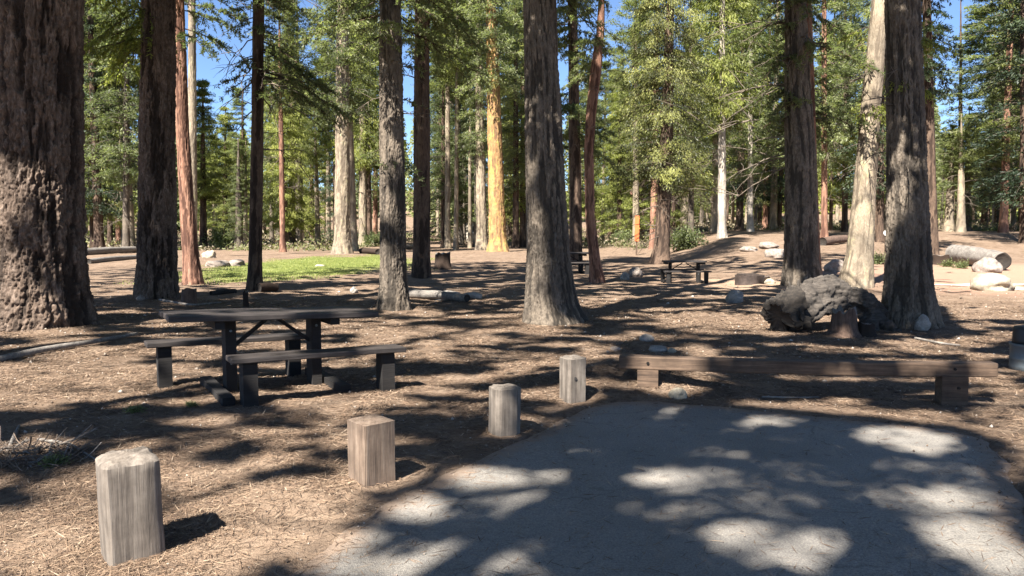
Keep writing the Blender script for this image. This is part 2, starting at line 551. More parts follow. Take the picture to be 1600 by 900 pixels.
# pale path crossing the bare dirt on the right
pm, pn, pl, pb = mat('path_dust')
fr = ramp(pn, [(.3, (.34, .26, .20)), (.7, (.44, .36, .29))]); pl.new(noise_n(pn, pl, coords(pn, pl), 6, 5, .7), fr.inputs[0])
pl.new(fr.outputs[0], pb.inputs['Base Color']); pb.inputs['Roughness'].default_value = .95
t = np.linspace(0, 1, 60)
cx = 12.0 + 24 * t; cy = 22.6 - 1.2 * t + .15 * np.sin(t * 9)
w = .32 + .08 * np.sin(t * 23)
L_ = np.stack([cx, cy - w, terrain(cx, cy - w) + .012], 1); M_ = np.stack([cx, cy, terrain(cx, cy) + .02], 1); H_ = np.stack([cx, cy + w, terrain(cx, cy + w) + .012], 1)
vv = np.concatenate([L_, M_, H_]); k = np.arange(59)
tagit(link('path', np_mesh('path', vv, np.concatenate([np.stack([k, k + 1, k + 61, k + 60], 1), np.stack([k + 60, k + 61, k + 121, k + 120], 1)]), [pm], smooth=True)), kind='structure')

# ------------------------------------------------------------------ where the sun reaches the ground (arranges the leaves of the shading crowns)
LIT = [  # x, y, rx, ry, amount in photograph pixels on the ground
    (1051, 748, 60, 19, 1), (1127, 735, 50, 12, .5), (1097, 711, 30, 9, .35), (1149, 833, 68, 27, 1), (1254, 862, 85, 40, .95),
    (1206, 792, 90, 28, .5), (1241, 735, 42, 16, .5), (1057, 647, 42, 11, .5), (1053, 665, 30, 8, .4), (1202, 658, 50, 9, .85),
    (1158, 669, 28, 7, .5), (1224, 687, 32, 6, .45), (1403, 680, 72, 13, .95), (1460, 692, 50, 16, .95), (1455, 728, 80, 12, .45),
    (1490, 783, 92, 20, .9), (1430, 774, 20, 9, .9), (1504, 840, 82, 30, 1), (1582, 884, 60, 28, 1), (1530, 763, 30, 12, .5), (1440, 865, 40, 14, .6),
    (763, 746, 60, 18, 1), (861, 748, 24, 10, .85), (810, 793, 55, 22, .85), (661, 797, 60, 21, 1), (633, 858, 34, 16, .65),
    (712, 877, 84, 32, 1), (640, 905, 80, 22, 1), (560, 880, 70, 26, .9), (800, 905, 60, 16, .8), (950, 860, 40, 12, .25), (1330, 770, 40, 12, .35), (1010, 690, 30, 8, .3), (861, 660, 22, 6, .6), (917, 705, 22, 4, .4), (1130, 790, 160, 70, .42), (1450, 770, 130, 50, .4), (730, 820, 150, 80, .4), (1330, 850, 60, 20, .2), (1000, 775, 40, 14, .3), (1310, 700, 40, 10, .3), (900, 800, 30, 12, .25), (1110, 880, 60, 22, .4), (1040, 800, 50, 20, .3),
    (293, 753, 70, 24, 1), (50, 836, 100, 34, 1), (415, 812, 130, 42, 1), (490, 787, 80, 30, .95), (530, 850, 90, 40, .9), (330, 870, 90, 40, .9), (90, 890, 100, 30, .95),
    (120, 590, 120, 22, .9), (60, 615, 80, 14, .9), (60, 520, 70, 10, 1), (110, 552, 80, 8, .9), (340, 690, 70, 12, .6), (450, 655, 60, 8, .5), (230, 700, 60, 10, .6), (600, 690, 60, 10, .6),
    (700, 640, 70, 12, .55), (740, 595, 60, 8, .6), (690, 560, 60, 7, .6), (680, 520, 60, 8, .7), (780, 555, 60, 7, .6), (330, 590, 80, 8, .7), (560, 515, 50, 8, .6),
    (930, 545, 30, 7, .6), (1010, 527, 60, 5, .6), (880, 560, 30, 6, .7), (960, 600, 24, 6, .6), (1060, 606, 60, 5, .4),
    (1560, 650, 50, 12, .8), (1590, 620, 40, 10, .7), (1545, 600, 40, 5, .6), (1560, 560, 50, 6, .7), (1450, 545, 60, 4, .7), (1540, 530, 60, 5, .7), (1300, 548, 40, 5, .5), (1595, 720, 30, 40, .6),
    (720, 463, 40, 8, 1), (650, 490, 40, 6, .8), (575, 463, 30, 6, .5), (300, 505, 60, 5, .6), (200, 500, 60, 4, .5), (1090, 493, 40, 4, .7), (1000, 465, 40, 5, .6), (930, 470, 40, 6, .6),
]
REG = [  # x0, y0, x1, y1, lit share
    (-400, 690, 560, 1400, .60), (-400, 535, 235, 642, .70), (-400, 642, 300, 662, .12), (235, 500, 640, 690, .52), (-400, 505, 140, 535, .5),
    (130, 462, 620, 486, .06), (640, 484, 960, 640, .42), (940, 500, 1570, 630, .30), (900, 440, 1230, 500, .34), (1440, 405, 2200, 503, 1.0), (1285, 415, 1440, 482, .95),
    (1085, 424, 1235, 450, .95), (1060, 448, 1240, 480, .35), (620, 385, 830, 484, .34), (-400, 380, 620, 462, .62), (1555, 560, 2200, 1400, .5), (560, 640, 900, 720, .38),
]
SHADE = []
SPOTS = []   # 3-D sun flecks: (x, y, z, radius, amount)

def lit_amount(p):
    """p (n,3) points of the canopy -> probability that the sun passes there"""
    g = p.copy()
    zz = p[:, 2]
    gx = p[:, 0] + zz * COT * SDX
    gy = p[:, 1] + zz * COT * SDY
    px, py = project(gx, gy, 0)
    n = fbm(gx * 2.0, gy * 3.3, 7.7, 77, 3)
    frac = np.full(len(p), .36)
    for x0, y0, x1, y1, s in REG:
        w = sstep(x0 - 12, x0 + 12, px) * (1 - sstep(x1 - 12, x1 + 12, px)) * sstep(y0 - 4, y0 + 4, py) * (1 - sstep(y1 - 4, y1 + 4, py))
        frac = frac * (1 - w) + s * w
    frac = frac + .08 * (frac > .1)
    onpad = poly_sdf(gx, gy, PAD) < .12
    frac = np.where(onpad, -.2, frac)
    th = .5 + (.5 - frac) * .42
    lit = sstep(th - .05, th + .02, n)
    for x, y, rx, ry, a in LIT:
        d = np.hypot((px - x) / rx, (py - y) / ry)
        tr_ = a * (1 - sstep(.7, 1.4, d + (n - .5) * 1.1))
        lit = np.maximum(lit, np.clip(1 + np.log(np.maximum(tr_, .02)) / 4.5, 0, 1))
    sv = np.array(SUNV)
    for x, y, z, r, a in SPOTS:
        q = p - np.array([x, y, z])
        t = q @ sv
        d = np.linalg.norm(q - t[:, None] * sv, axis=1)
        lit = np.where(t > 0, np.maximum(lit, a * (1 - sstep(.7 * r, 1.15 * r, d))), lit)
    for x, y, z, r, kk in SHADE:
        q = p - np.array([x, y, z])
        t = q @ sv
        d = np.linalg.norm(q - t[:, None] * sv, axis=1)
        lit = np.where(t > 0, lit * (1 - kk * (1 - sstep(.8 * r, 1.1 * r, d))), lit)
    return lit

# ------------------------------------------------------------------ trees
def interp_path(pts, n):
    pts = np.asarray(pts, float)
    t = np.linspace(0, 1, len(pts))
    q = np.linspace(0, 1, n)
    return np.stack([np.interp(q, t, pts[:, i]) for i in range(pts.shape[1])], 1)

def trunk_mesh(name, pts, bark, sides, rows, amp, flare=.35, seed=0, furrow=7.0, mats=None, zdense=8.0, lobes=5):
    """pts: (x,y,z,r) from the base up, local; dense below zdense"""
    pts = np.asarray(pts, float)
    ztop = pts[-1, 2]
    zd = min(zdense, ztop)
    z = np.concatenate([np.linspace(pts[0, 2], zd, rows), np.linspace(zd, ztop, 14)[1:] if ztop > zd + .1 else []])
    X = np.interp(z, pts[:, 2], pts[:, 0]); Y = np.interp(z, pts[:, 2], pts[:, 1]); R = np.interp(z, pts[:, 2], pts[:, 3])
    th = np.arange(sides) * 2 * math.pi / sides
    Z, T = np.meshgrid(z, th, indexing='ij')
    RR = R[:, None] * np.ones_like(T)
    zb = np.clip(Z - max(0, pts[0, 2]), 0, None)
    r0 = np.interp(0.0, pts[:, 2], pts[:, 3])
    fl = np.exp(-zb / (r0 * 1.1 + .05)) * flare
    lob = .55 + .9 * noise3(np.cos(T) * lobes * .4 + seed, np.sin(T) * lobes * .4, zb * .3, seed)
    RR = RR * (1 + fl * lob) * (1 + .05 * (fbm(np.cos(T) * 1.3 + seed, np.sin(T) * 1.3, Z * .5, seed + 3, 2) - .5) * 2)
    fq = furrow
    ux = np.cos(T) * r0 * fq; uy = np.sin(T) * r0 * fq
    wob = noise3(np.cos(T) * 2, np.sin(T) * 2, Z * 1.2, seed + 9) * 1.2
    jx = fbm(ux * 2.5, uy * 2.5, Z * fq * .8, seed + 20, 3) * .9
    f1 = fbm(ux + wob * .5 + jx, uy + wob * .5 + jx, Z * fq * .15, seed + 5, 4)
    f2 = fbm(ux * 1.9 + jx, uy * 1.9 - jx, Z * fq * .42, seed + 15, 3)
    fur = np.clip((.50 - f1) / .10, 0, 1) * .8 + np.clip((.46 - f2) / .10, 0, 1) * .45
    fur = np.clip(fur, 0, 1.1)
    fine = fbm(ux * 3.3, uy * 3.3, Z * fq * 1.3, seed + 6, 3) - .5
    f3 = fbm(ux * 2.6 + jx * 1.5, uy * 2.6 - jx * 1.5, Z * fq * .5, seed + 31, 3)
    fis = np.exp(-((f3 - .5) / .035) ** 2)
    fine2 = fbm(ux * 5.2, uy * 5.2, Z * fq * 3.0, seed + 36, 2) - .5
    RR = RR - amp * fur * .85 - amp * .40 * fis + amp * 1.1 * fine + amp * .6 * fine2
    fur = np.maximum(fur, fis * .55)
    plate = (1 - fur + fine * .5).ravel()
    V = np.stack([X[:, None] + RR * np.cos(T), Y[:, None] + RR * np.sin(T), Z], -1).reshape(-1, 3)
    nr = len(z)
    idx = np.arange(nr * sides).reshape(nr, sides)
    a, b = idx[:-1], idx[1:]
    F = np.stack([a, np.roll(a, -1, 1), np.roll(b, -1, 1), b], -1).reshape(-1, 4)
    return np_mesh(name, V, F, [bark], None, np.clip(plate, 0, 1), smooth=True)

def crown_arrays(seed, H, R, z0, nb, nl, style, leaf=.2, lean=(0, 0), bare=0.0, prof=.8, trunk_r=.15):
    """a conifer crown: limbs plus leaf clumps along them"""
    g = np.random.default_rng(seed)
    u = np.sort(g.random(nb))
    zb = z0 + (H - z0) * (u ** 1.15) * .985
    frac = (zb - z0) / (H - z0)
    if style == 'pine':
        rad = R * np.sin(np.clip(.18 + frac * .82, 0, 1) * math.pi) ** .7 * g.uniform(.5, 1.1, nb)
    else:
        rad = R * np.clip(1 - frac, .02, 1) ** prof * g.uniform(.55, 1.12, nb) + .15
        rad *= np.clip(.45 + frac * 6, 0, 1)
    az = np.arange(nb) * 2.39996 + g.normal(0, .4, nb)
    droop = {'fir': .28, 'cedar': .42, 'pine': .05, 'dark': .3}[style] * g.uniform(.5, 1.5, nb)
    rise = {'fir': .05, 'cedar': .18, 'pine': .3, 'dark': .05}[style] + frac * .35
    D = np.stack([np.cos(az), np.sin(az), np.zeros(nb)], 1)
    SD = np.stack([-np.sin(az), np.cos(az), np.zeros(nb)], 1)
    up = np.array([0, 0, 1.])
    def along(t):  # (nb,k) -> points
        r = rad[:, None] * t
        h = rise[:, None] * r - droop[:, None] * rad[:, None] * t ** 2 * 1.2
        return D[:, None] * r[..., None] + up * (zb[:, None] + h)[..., None]
    # limbs
    tt = np.tile(np.linspace(0, .95, 5), (nb, 1))
    LP = along(tt)
    LP += g.normal(0, .03, LP.shape) * tt[..., None]
    lr = np.linspace(1, .15, 5)[None] * (np.clip(rad * .012, .008, .05))[:, None]
    LV, LF = tube_arrays(LP, lr, 3)
    # clusters on each branch
    ncl = max(3, nl // 9)
    tc = np.clip(g.random((nb, ncl)) ** .75 * .95 + .08 + bare * .3, 0, 1.04)
    C = along(tc)
    latw = (.42 if style != 'cedar' else .34) * rad[:, None] * (1.05 - tc) + .08
    lat = g.uniform(-1, 1, (nb, ncl)) * latw
    C = C + SD[:, None] * lat[..., None] - up * (np.abs(lat) * droop[:, None] * .5)[..., None]
    ctint = np.clip(g.normal(.5, .17, (nb, 1)) + g.normal(0, .12, (nb, ncl)), 0, 1)
    k = max(1, nl // ncl)
    sp = max(leaf * .95, .13) * (1 if style != 'pine' else 1.2)
    off = g.normal(0, sp, (nb, ncl, k, 3)) * np.array([1, 1, .55 if style != 'cedar' else .8])
    P = (C[:, :, None] + off)
    outward = D[:, None, None] * .9 + SD[:, None, None] * (np.sign(lat)[..., None, None] * .6)
    ax = outward + g.normal(0, .55, P.shape)
    if style == 'cedar': ax = ax * .6 + np.array([0, 0, -.8])
    elif style == 'pine': ax = ax * .5 + off / sp * .6 + np.array([0, 0, .3])
    else: ax = ax + np.array([0, 0, -.25])
    nr = np.array([0, 0, 1.]) + g.normal(0, .5, P.shape)
    if style == 'cedar': nr = outward + g.normal(0, .7, P.shape)
    ln = leaf * g.uniform(.7, 1.8, P.shape[:3]); wd = ln * g.uniform(.17, .36, P.shape[:3])
    tint = np.clip(ctint[:, :, None] + g.normal(0, .1, P.shape[:3]), 0, 1).ravel()
    P = P.reshape(-1, 3)
    V, F = leaf_quads(P, ax.reshape(-1, 3), nr.reshape(-1, 3), ln.ravel(), wd.ravel())
    for A in (LV, V):
        A[:, 0] += lean[0] * A[:, 2]; A[:, 1] += lean[1] * A[:, 2]
    allV = np.concatenate([LV, V]); allF = np.concatenate([LF, F + len(LV)])
    mi = np.concatenate([np.ones(len(LF)), np.zeros(len(F))])
    tn = np.concatenate([np.full(len(LV), .5), np.repeat(tint, 4)])
    return allV, allF, mi, tn

def crown_mesh(name, *a, leafmat, limb='grey', **k):
    V, F, mi, tn = crown_arrays(*a, **k)
    return np_mesh(name, V, F, [LEAF[leafmat], BARK[limb]], mi, tn)

def dead_branches(seed, n, z0, z1, L, trunk_r=.2, lean=(0, 0), az=None, sub=4):
    """bare grey branchlets on the lower trunk"""
    g = np.random.default_rng(seed)
    out = []
    for i in range(n):
        paths, rad = [], []
        z = g.uniform(z0, z1); a = g.uniform(0, 2 * math.pi) if az is None else g.normal(az, .6)
        ln = L * g.uniform(.35, 1.1)
        d = np.array([math.cos(a), math.sin(a), g.uniform(-.35, .25)])
        t = np.linspace(0, 1, 6)[:, None]
        P = np.array([lean[0] * z, lean[1] * z, z]) + d * (trunk_r * .7 + ln * t) + np.array([0, 0, -1]) * ln * .3 * t ** 2 + g.normal(0, .03, (6, 3)) * ln * .5
        paths.append(P); rad.append(np.linspace(1, .2, 6) * .012 * (.5 + ln))
        for s in range(sub):
            b = g.integers(1, 5)
            d2 = d + g.normal(0, .7, 3); l2 = ln * g.uniform(.2, .5)
            Q = P[b] + d2 * l2 * t + np.array([0, 0, -1]) * l2 * .3 * t ** 2 + g.normal(0, .02, (6, 3)) * l2
            paths.append(Q); rad.append(np.linspace(1, .3, 6) * .006 * (.5 + ln))
        V, F = tube_arrays(np.array(paths), np.array(rad), 3)
        out.append(np_mesh('dead_branch', V, F, [BARK['grey']], None, np.full(len(V), .8)))
    return out

NEAR = []   # (x, y, crown radius, first crown height, top, root object, hidden?) crowns that shade the campsite
def near_tree(label, base, pix, bark, H=26, sides=96, rows=170, amp=.03, flare=.35, furrow=7, seed=1, crown=None, group=None, lobes=5):
    """base (px,py); pix: [(px, py, width_px)...] from the foot up at the depth of the base"""
    b = ground_hit(*base)
    root = empty('conifer_tree', (b.x, b.y, b.z - .02), label, 'tree', group)
    pts = []
    for px, py, w in pix:
        q = at_depth(px, py, b.y)
        fwd = b.y * CP - (q.z - EYE) * SP
        pts.append((q.x - b.x, 0, q.z - b.z, w * .94 / 2 / FPX * fwd))
    pts = [(pts[0][0] - (pts[1][0] - pts[0][0]) * .02, 0, -.25, pts[0][3])] + [(pts[0][0], 0, 0.0, pts[0][3])] + pts[1:]
    if H > pts[-1][2] + .5:
        (xa, _, za, ra), (xb, _, zb, rb) = pts[-2], pts[-1]
        s = (xb - xa) / (zb - za)
        pts.append((xb + s * (H - zb) * .5, 0, H, .04))
    zt = min(pts[-2][2] + .6, H)
    me = trunk_mesh('trunk', pts, BARK[bark], sides, rows, amp, flare, seed, furrow, zdense=zt, lobes=lobes)
    link('trunk', me, root)
    lx = np.interp(H * .6, [p[2] for p in pts], [p[0] for p in pts])
    if crown:
        NEAR.append((b.x + lx, b.y, crown[0], crown[1], H, root, pts))
    return root, b, pts

T = {}
T['massive'] = near_tree('massive dark trunk with deeply furrowed bark at the left edge, sunlit near its foot', (66, 506),
    [(62, 506, 150), (64, 440, 134), (65, 300, 126), (66, 0, 121)], 'dark', 30, 280, 560, .075, .12, 6.5, 3, (5.5, 8))
T['second'] = near_tree('thick dark furrowed trunk, the second from the left, all in shade', (245, 463),
    [(245, 463, 66), (245, 420, 62), (246, 200, 56), (248, 0, 54)], 'dark', 28, 200, 420, .055, .12, 7.5, 5, (5, 8))
T['leanred'] = near_tree('sunlit reddish trunk leaning left beside the second dark trunk', (302, 443),
    [(302, 443, 32), (298, 400, 26), (291, 300, 23), (285, 200, 21), (279, 0, 18)], 'red', 24, 72, 200, .018, .15, 9, 8, (3.2, 9))
T['slim'] = near_tree('slim dark trunk standing behind the picnic table, with side branches high up', (398, 456),
    [(398, 456, 26), (399, 400, 22), (402, 200, 20), (404, 0, 19)], 'brown', 22, 64, 180, .012, .2, 9, 12, (3.5, 6.5))
T['mossy'] = near_tree('medium grey brown trunk right of the table, mottled with sun flecks', (617, 482),
    [(617, 482, 50), (615, 430, 44), (612, 200, 41), (609, 0, 36)], 'grey', 26, 150, 420, .028, .2, 12, 15, (5, 6.5))
T['blackish'] = near_tree('straight blackish trunk just right of the mottled grey brown trunk', (658, 433),
    [(658, 433, 32), (659, 380, 29), (659, 200, 28), (660, 0, 24)], 'brown', 26, 80, 200, .016, .12, 8, 18, (4, 9))
T['central'] = near_tree('big central grey trunk with a wide flared foot, sunlit halfway up', (862, 499),
    [(866, 499, 98), (860, 470, 82), (856, 400, 71), (851, 250, 63), (846, 100, 57), (843, 0, 54)], 'grey', 28, 220, 460, .030, .16, 11, 21, (5.5, 7))
T['behind_c'] = near_tree('dark slender trunk close behind the big central trunk', (900, 414),
    [(900, 414, 22), (899, 300, 20), (896, 100, 17), (894, 0, 16)], 'brown', 26, 60, 140, .015, .12, 8, 24, (3.5, 9))
T['crooked'] = near_tree('thin crooked reddish trunk right of the big central trunk', (933, 441),
    [(934, 441, 25), (930, 410, 19), (922, 340, 16), (920, 240, 16), (923, 180, 17), (931, 110, 19), (938, 50, 14), (940, 0, 11)], 'red', 20, 60, 200, .010, .2, 10, 27, (2.6, 8))
T['twostem'] = near_tree('broad shaded grey brown trunk behind the fallen burl log', (1253, 446),
    [(1253, 446, 60), (1252, 400, 54), (1251, 250, 50), (1246, 120, 42), (1243, 0, 34)], 'grey', 27, 150, 340, .034, .16, 9, 30, (4.5, 8))
T['slimred'] = near_tree('slim reddish stem rising close against the broad trunk behind the burl log', (1277, 446),
    [(1276, 446, 20), (1272, 380, 19), (1268, 250, 17), (1265, 120, 15), (1262, 0, 12)], 'red', 20, 56, 160, .010, .15, 10, 33, (2.2, 8))
T['leanpale'] = near_tree('pale sunlit trunk leaning right, just left of the right hand grey trunk', (1338, 446),
    [(1336, 446, 54), (1343, 400, 42), (1351, 300, 35), (1362, 150, 31), (1376, 0, 27)], 'pale', 24, 90, 220, .014, .15, 8, 36, (3.5, 10))
T['right'] = near_tree('stout grey brown trunk at the right with a pale scar at its foot', (1422, 506),
    [(1423, 506, 84), (1420, 450, 72), (1418, 300, 63), (1413, 120, 57), (1410, 0, 54)], 'grey', 27, 220, 440, .032, .16, 11, 39, (5.5, 7))
T['behind_r'] = near_tree('narrow dark trunk half hidden behind the stout right hand trunk', (1458, 402),
    [(1458, 402, 18), (1455, 300, 16), (1448, 0, 13)], 'brown', 25, 56, 120, .012, .15, 8, 42, (3, 12))

# middle distance and background trees: (px, base py or None, depth or None, width px, top px, bark, style, leafmat, z0, H, R, label)
MID = [
    (300, None, 46, 15, 300, 'pale', 'pine', 'pine', 15.5, 30, 2.6, 'tall bare pale trunk rising against the blue gap behind the leaning reddish trunk'),
    (535, 397, None, 25, 535, 'pale', 'fir', 'fir', 9.5, 30, 3.6, 'thick pale sunlit trunk at the far edge of the meadow'),
    (567, 386, None, 13, 566, 'pale', 'cedar', 'cedar', 7, 26, 3.2, 'slimmer pale trunk right of the thick pale meadow trunk'),
    (442, 394, None, 9, 436, 'red', 'pine', 'pine', 9, 20, 2.4, 'thin pinkish trunk standing at the back of the green meadow'),
    (466, 381, None, 13, 464, 'grey', 'fir', 'pine', 11, 27, 3.2, 'trunk lit on its left side behind the green meadow'),
    (513, 380, None, 8, 512, 'pale', 'pine', 'cedar', 10, 22, 2.4, 'thin pale trunk left of the thick pale meadow trunk'),
    (778, 393, None, 27, 767, 'orange', 'fir', 'fir', 13, 30, 3.6, 'tall orange trunk coated with yellow lichen'),
    (753, 391, None, 17, 747, 'pale', 'fir', 'fir', 9, 26, 3.0, 'grey pale trunk close to the left of the orange lichen trunk'),
    (717, 383, None, 14, 715, 'grey', 'fir', 'fir', 6, 25, 3.6, 'grey fir with bare lower limbs between the blackish trunk and the orange trunk'),
    (693, 386, None, 8, 692, 'brown', 'fir', 'fir', 5, 24, 3.4, 'thin dark fir just right of the blackish trunk'),
    (1128, 372, None, 13, 1128, 'white', 'cedar', 'cedar', 8.5, 25, 3.6, 'whitish straight trunk on the rise right of the dense cedar'),
    (1172, 362, None, 10, 1173, 'white', 'fir', 'fir', 6, 24, 3.4, 'short looking whitish trunk on top of the rise under dark foliage'),
    (1200, 358, None, 9, 1200, 'grey', 'fir', 'fir', 6, 24, 3.0, 'thin grey trunk at the top of the rise left of the broad shaded trunk'),
    (1288, 372, None, 10, 1287, 'red', 'fir', 'fir', 6, 26, 3.6, 'thin red barked trunk right of the broad shaded trunk'),
    (1320, 362, None, 9, 1320, 'brown', 'fir', 'fir', 5.5, 26, 3.4, 'thin blackish trunk behind the leaning pale trunk'),
    (1375, 378, None, 11, 1378, 'brown', 'dark', 'dark', 3, 24, 3.0, 'dark trunk squeezed between the leaning pale trunk and the right hand trunk'),
    (1556, 357, None, 11, 1553, 'white', 'fir', 'fir', 5.5, 25, 3.6, 'pinkish white trunk lit at the far right behind the long log'),
    (1497, 356, None, 11, 1496, 'brown', 'cedar', 'cedar', 3.6, 13, 3.4, 'bushy yellow green cedar right of the right hand trunk, short against the sky'),
    (1522, 350, None, 9, 1522, 'brown', 'cedar', 'cedar', 2.2, 12, 3.0, 'bushy yellow green young cedar in front of the pinkish white trunk'),
    (1500, None, 62, 8, 1500, 'brown', 'fir', 'fir', 4, 19.2, 4.6, 'pointed fir whose tip stands in the blue gap at the upper right'),
    (1600, None, 45, 12, 1598, 'brown', 'dark', 'dark', 3.5, 26, 4.2, 'dark dense fir filling the upper right corner'),
    (148, 386, None, 12, 140, 'brown', 'fir', 'fir', 6, 26, 3.8, 'dark slanting trunk just right of the massive left trunk'),
    (197, 393, None, 11, 198, 'grey', 'fir', 'fir', 5, 26, 3.6, 'grey fir trunk just left of the second dark trunk'),
    (172, 384, None, 8, 172, 'brown', 'fir', 'fir', 4, 24, 3.8, 'thin fir midway between the massive trunk and the second dark trunk'),
    (318, 388, None, 11, 316, 'brown', 'cedar', 'cedar', 4, 15, 3.4, 'dark stemmed cedar close right of the leaning reddish trunk'),
    (352, 384, None, 9, 352, 'brown', 'cedar', 'cedar', 1.0, 14, 3.6, 'bright green young cedar with foliage to the ground left of the slim dark trunk'),
    (378, 384, None, 8, 380, 'brown', 'fir', 'fir', 1.5, 16, 3.0, 'dull green young fir touching the left side of the slim dark trunk'),
    (806, 388, None, 11, 806, 'brown', 'fir', 'fir', 4, 26, 3.4, 'dark fir in the narrow gap left of the big central trunk'),
    (968, 382, None, 9, 968, 'brown', 'cedar', 'cedar', 1.2, 16, 3.8, 'bright young cedar behind the crooked reddish trunk'),
    (1003, 380, None, 9, 1003, 'brown', 'cedar', 'cedar', 1.0, 15, 3.6, 'bright young cedar just left of the dense cedar trunk'),
    (1080, 376, None, 9, 1078, 'grey', 'fir', 'fir', 4.5, 18, 3.2, 'grey fir with bare drooping twigs right of the dense cedar'),
]
TEMPL = {}
def templ(style, leafmat, z0f, seed):
    key = (style, leafmat, round(z0f, 1), seed)
    if key not in TEMPL:
        zf = round(z0f, 1)
        nb, nl = (140, 190) if style != 'pine' else (70, 360)
        TEMPL[key] = crown_mesh('crown', 100 + seed * 7 + int(zf * 10), 20, 3.0, max(.4, 20 * zf), nb, nl, style, leafmat=leafmat, leaf=.155)
    return TEMPL[key]

def far_tree(label, x, y, w_m, top_dx, bark, style, leafmat, z0, H, R, group=None, seed=0, name='conifer_tree', sides=14, rows=26):
    z = gz(x, y)
    root = empty(name, (x, y, z - .05), label, 'tree', group)
    lean = top_dx / H
    pts = [(0, 0, -.3, w_m / 2 * 1.25), (0, 0, .0, w_m / 2 * 1.2), (lean, 0, 1.0, w_m / 2), (lean * H * .5, 0, H * .5, w_m / 2 * .72), (lean * H, 0, H, .03)]
    link('trunk', trunk_mesh('trunk', pts, BARK[bark], sides, rows, w_m * .04, .2, seed, 6, zdense=H * .6), root)
    me = templ(style, leafmat, z0 / H, seed % 2)
    c = link('crown', me, root)
    c.scale = (R / 3.0, R / 3.0, H / 20)
    c.rotation_euler = (0, math.atan(lean), R_.uniform(0, 6.28))
    return root, lean

DEADT = []
def far_twigs(root, z0, w, seed):
    if not DEADT:
        for k in range(6): DEADT.append(dead_branches(900 + k, 1, 0, .01, 1.9, .1, az=0, sub=9)[0])
    g = random.Random(seed)
    for i in range(g.randint(5, 9)):
        o = link('dead_branch', DEADT[g.randrange(6)], root, (0, 0, g.uniform(max(.8, z0 * .35), z0 + 1)))
        o.rotation_euler = (0, 0, g.uniform(0, 6.28)); o.scale = (g.uniform(.6, 1.2),) * 3

for i, (px, py, dep, w, tpx, bark, style, lm, z0, H, Rr, lab) in enumerate(MID):
    if py is not None:
        b = ground_hit(px, py)
    else:
        b = at_depth(px, 380, dep)
    wm = w / FPX * b.y
    zt = at_depth(tpx, 0, b.y)
    lean = (zt.x - b.x) / (zt.z)
    rt_, _l = far_tree(lab, b.x, b.y, wm, lean * H, bark, style, lm, z0, H, Rr, 'trees of the middle distance', i, sides=64 if w > 12 else 20, rows=240 if w > 12 else 50)
    if z0 > 3 and i > 0 and i not in (1, 6): far_twigs(rt_, z0, wm, i)

# the dense cedar right of centre, detailed crown
b = ground_hit(1034, 412)
root = empty('cedar_tree', (b.x, b.y, b.z), 'dense cedar with a blackish trunk and bright yellow green hanging sprays', 'tree', 'trees of the middle distance')
link('trunk', trunk_mesh('trunk', [(-.1, 0, -.2, .46), (-.1, 0, 0, .44), (0, 0, 1, .36), (.15, 0, 6, .30), (.3, 0, 18, .05)], BARK['brown'], 40, 90, .02, .3, 55, 8), root)
link('crown', crown_mesh('crown', 501, 19, 2.7, 3.6, 200, 430, 'cedar', leafmat='deepcedar', leaf=.095, prof=.45, limb='brown'), root)
for me in dead_branches(502, 26, 1.2, 5, 1.9, .3): link('dead_branch', me, root)
for nm, n, z0, z1, L, az in (('behind_c', 14, 3, 9, 1.6, None), ('twostem', 15, 2.8, 8, 2.2, math.pi), ('leanpale', 22, 3, 8, 1.2, None), ('crooked', 8, 4, 7, .7, None), ('slimred', 14, 3, 7, 1.0, None),
                             ('mossy', 12, 3.5, 7, 1.3, None), ('slim', 30, 3.2, 9, 1.8, None), ('right', 5, 2.5, 6, .8, math.pi)):
    root, b, pts = T[nm]
    lean = ((pts[-2][0] - pts[1][0]) / max(pts[-2][2], 1), 0)
    for me in dead_branches(600 + n, n, z0, z1, L, np.mean([p[3] for p in pts[1:-1]]), lean, az): link('dead_branch', me, root)

# shading trees that stand outside the picture, behind and beside the viewer
HID = [(-5.2, -5), (-7.4, -12), (3.6, -6.5), (8.5, -3.0), (-8.6, -1.5), (-11.5, -10), (1.5, -13), (9, -10), (-14.5, 5), (12, 6), (-15, -5), (-19, 12), (17, 10), (-21, 18), (22, 17), (15, -3), (2.6, -1.5), (7.6, 2.2), (-18, -13), (-11.5, 1.5)]
HL = 'conifer outside the picture whose crown shades the campsite'
for i, (x, y) in enumerate(HID):
    z = gz(x, y)
    root = empty('conifer_tree', (x, y, z - .02), HL, 'tree', 'conifers outside the picture')
    pts = [(0, 0, -.2, .25), (0, 0, 0, .23), (0, 0, 8, .18), (0, 0, 24, .03)]
    link('trunk', trunk_mesh('trunk', pts, BARK['grey'], 24, 40, .02, .3, 200 + i, 8), root)
    NEAR.append((x, y, 6.5, 8, 24, root, pts))

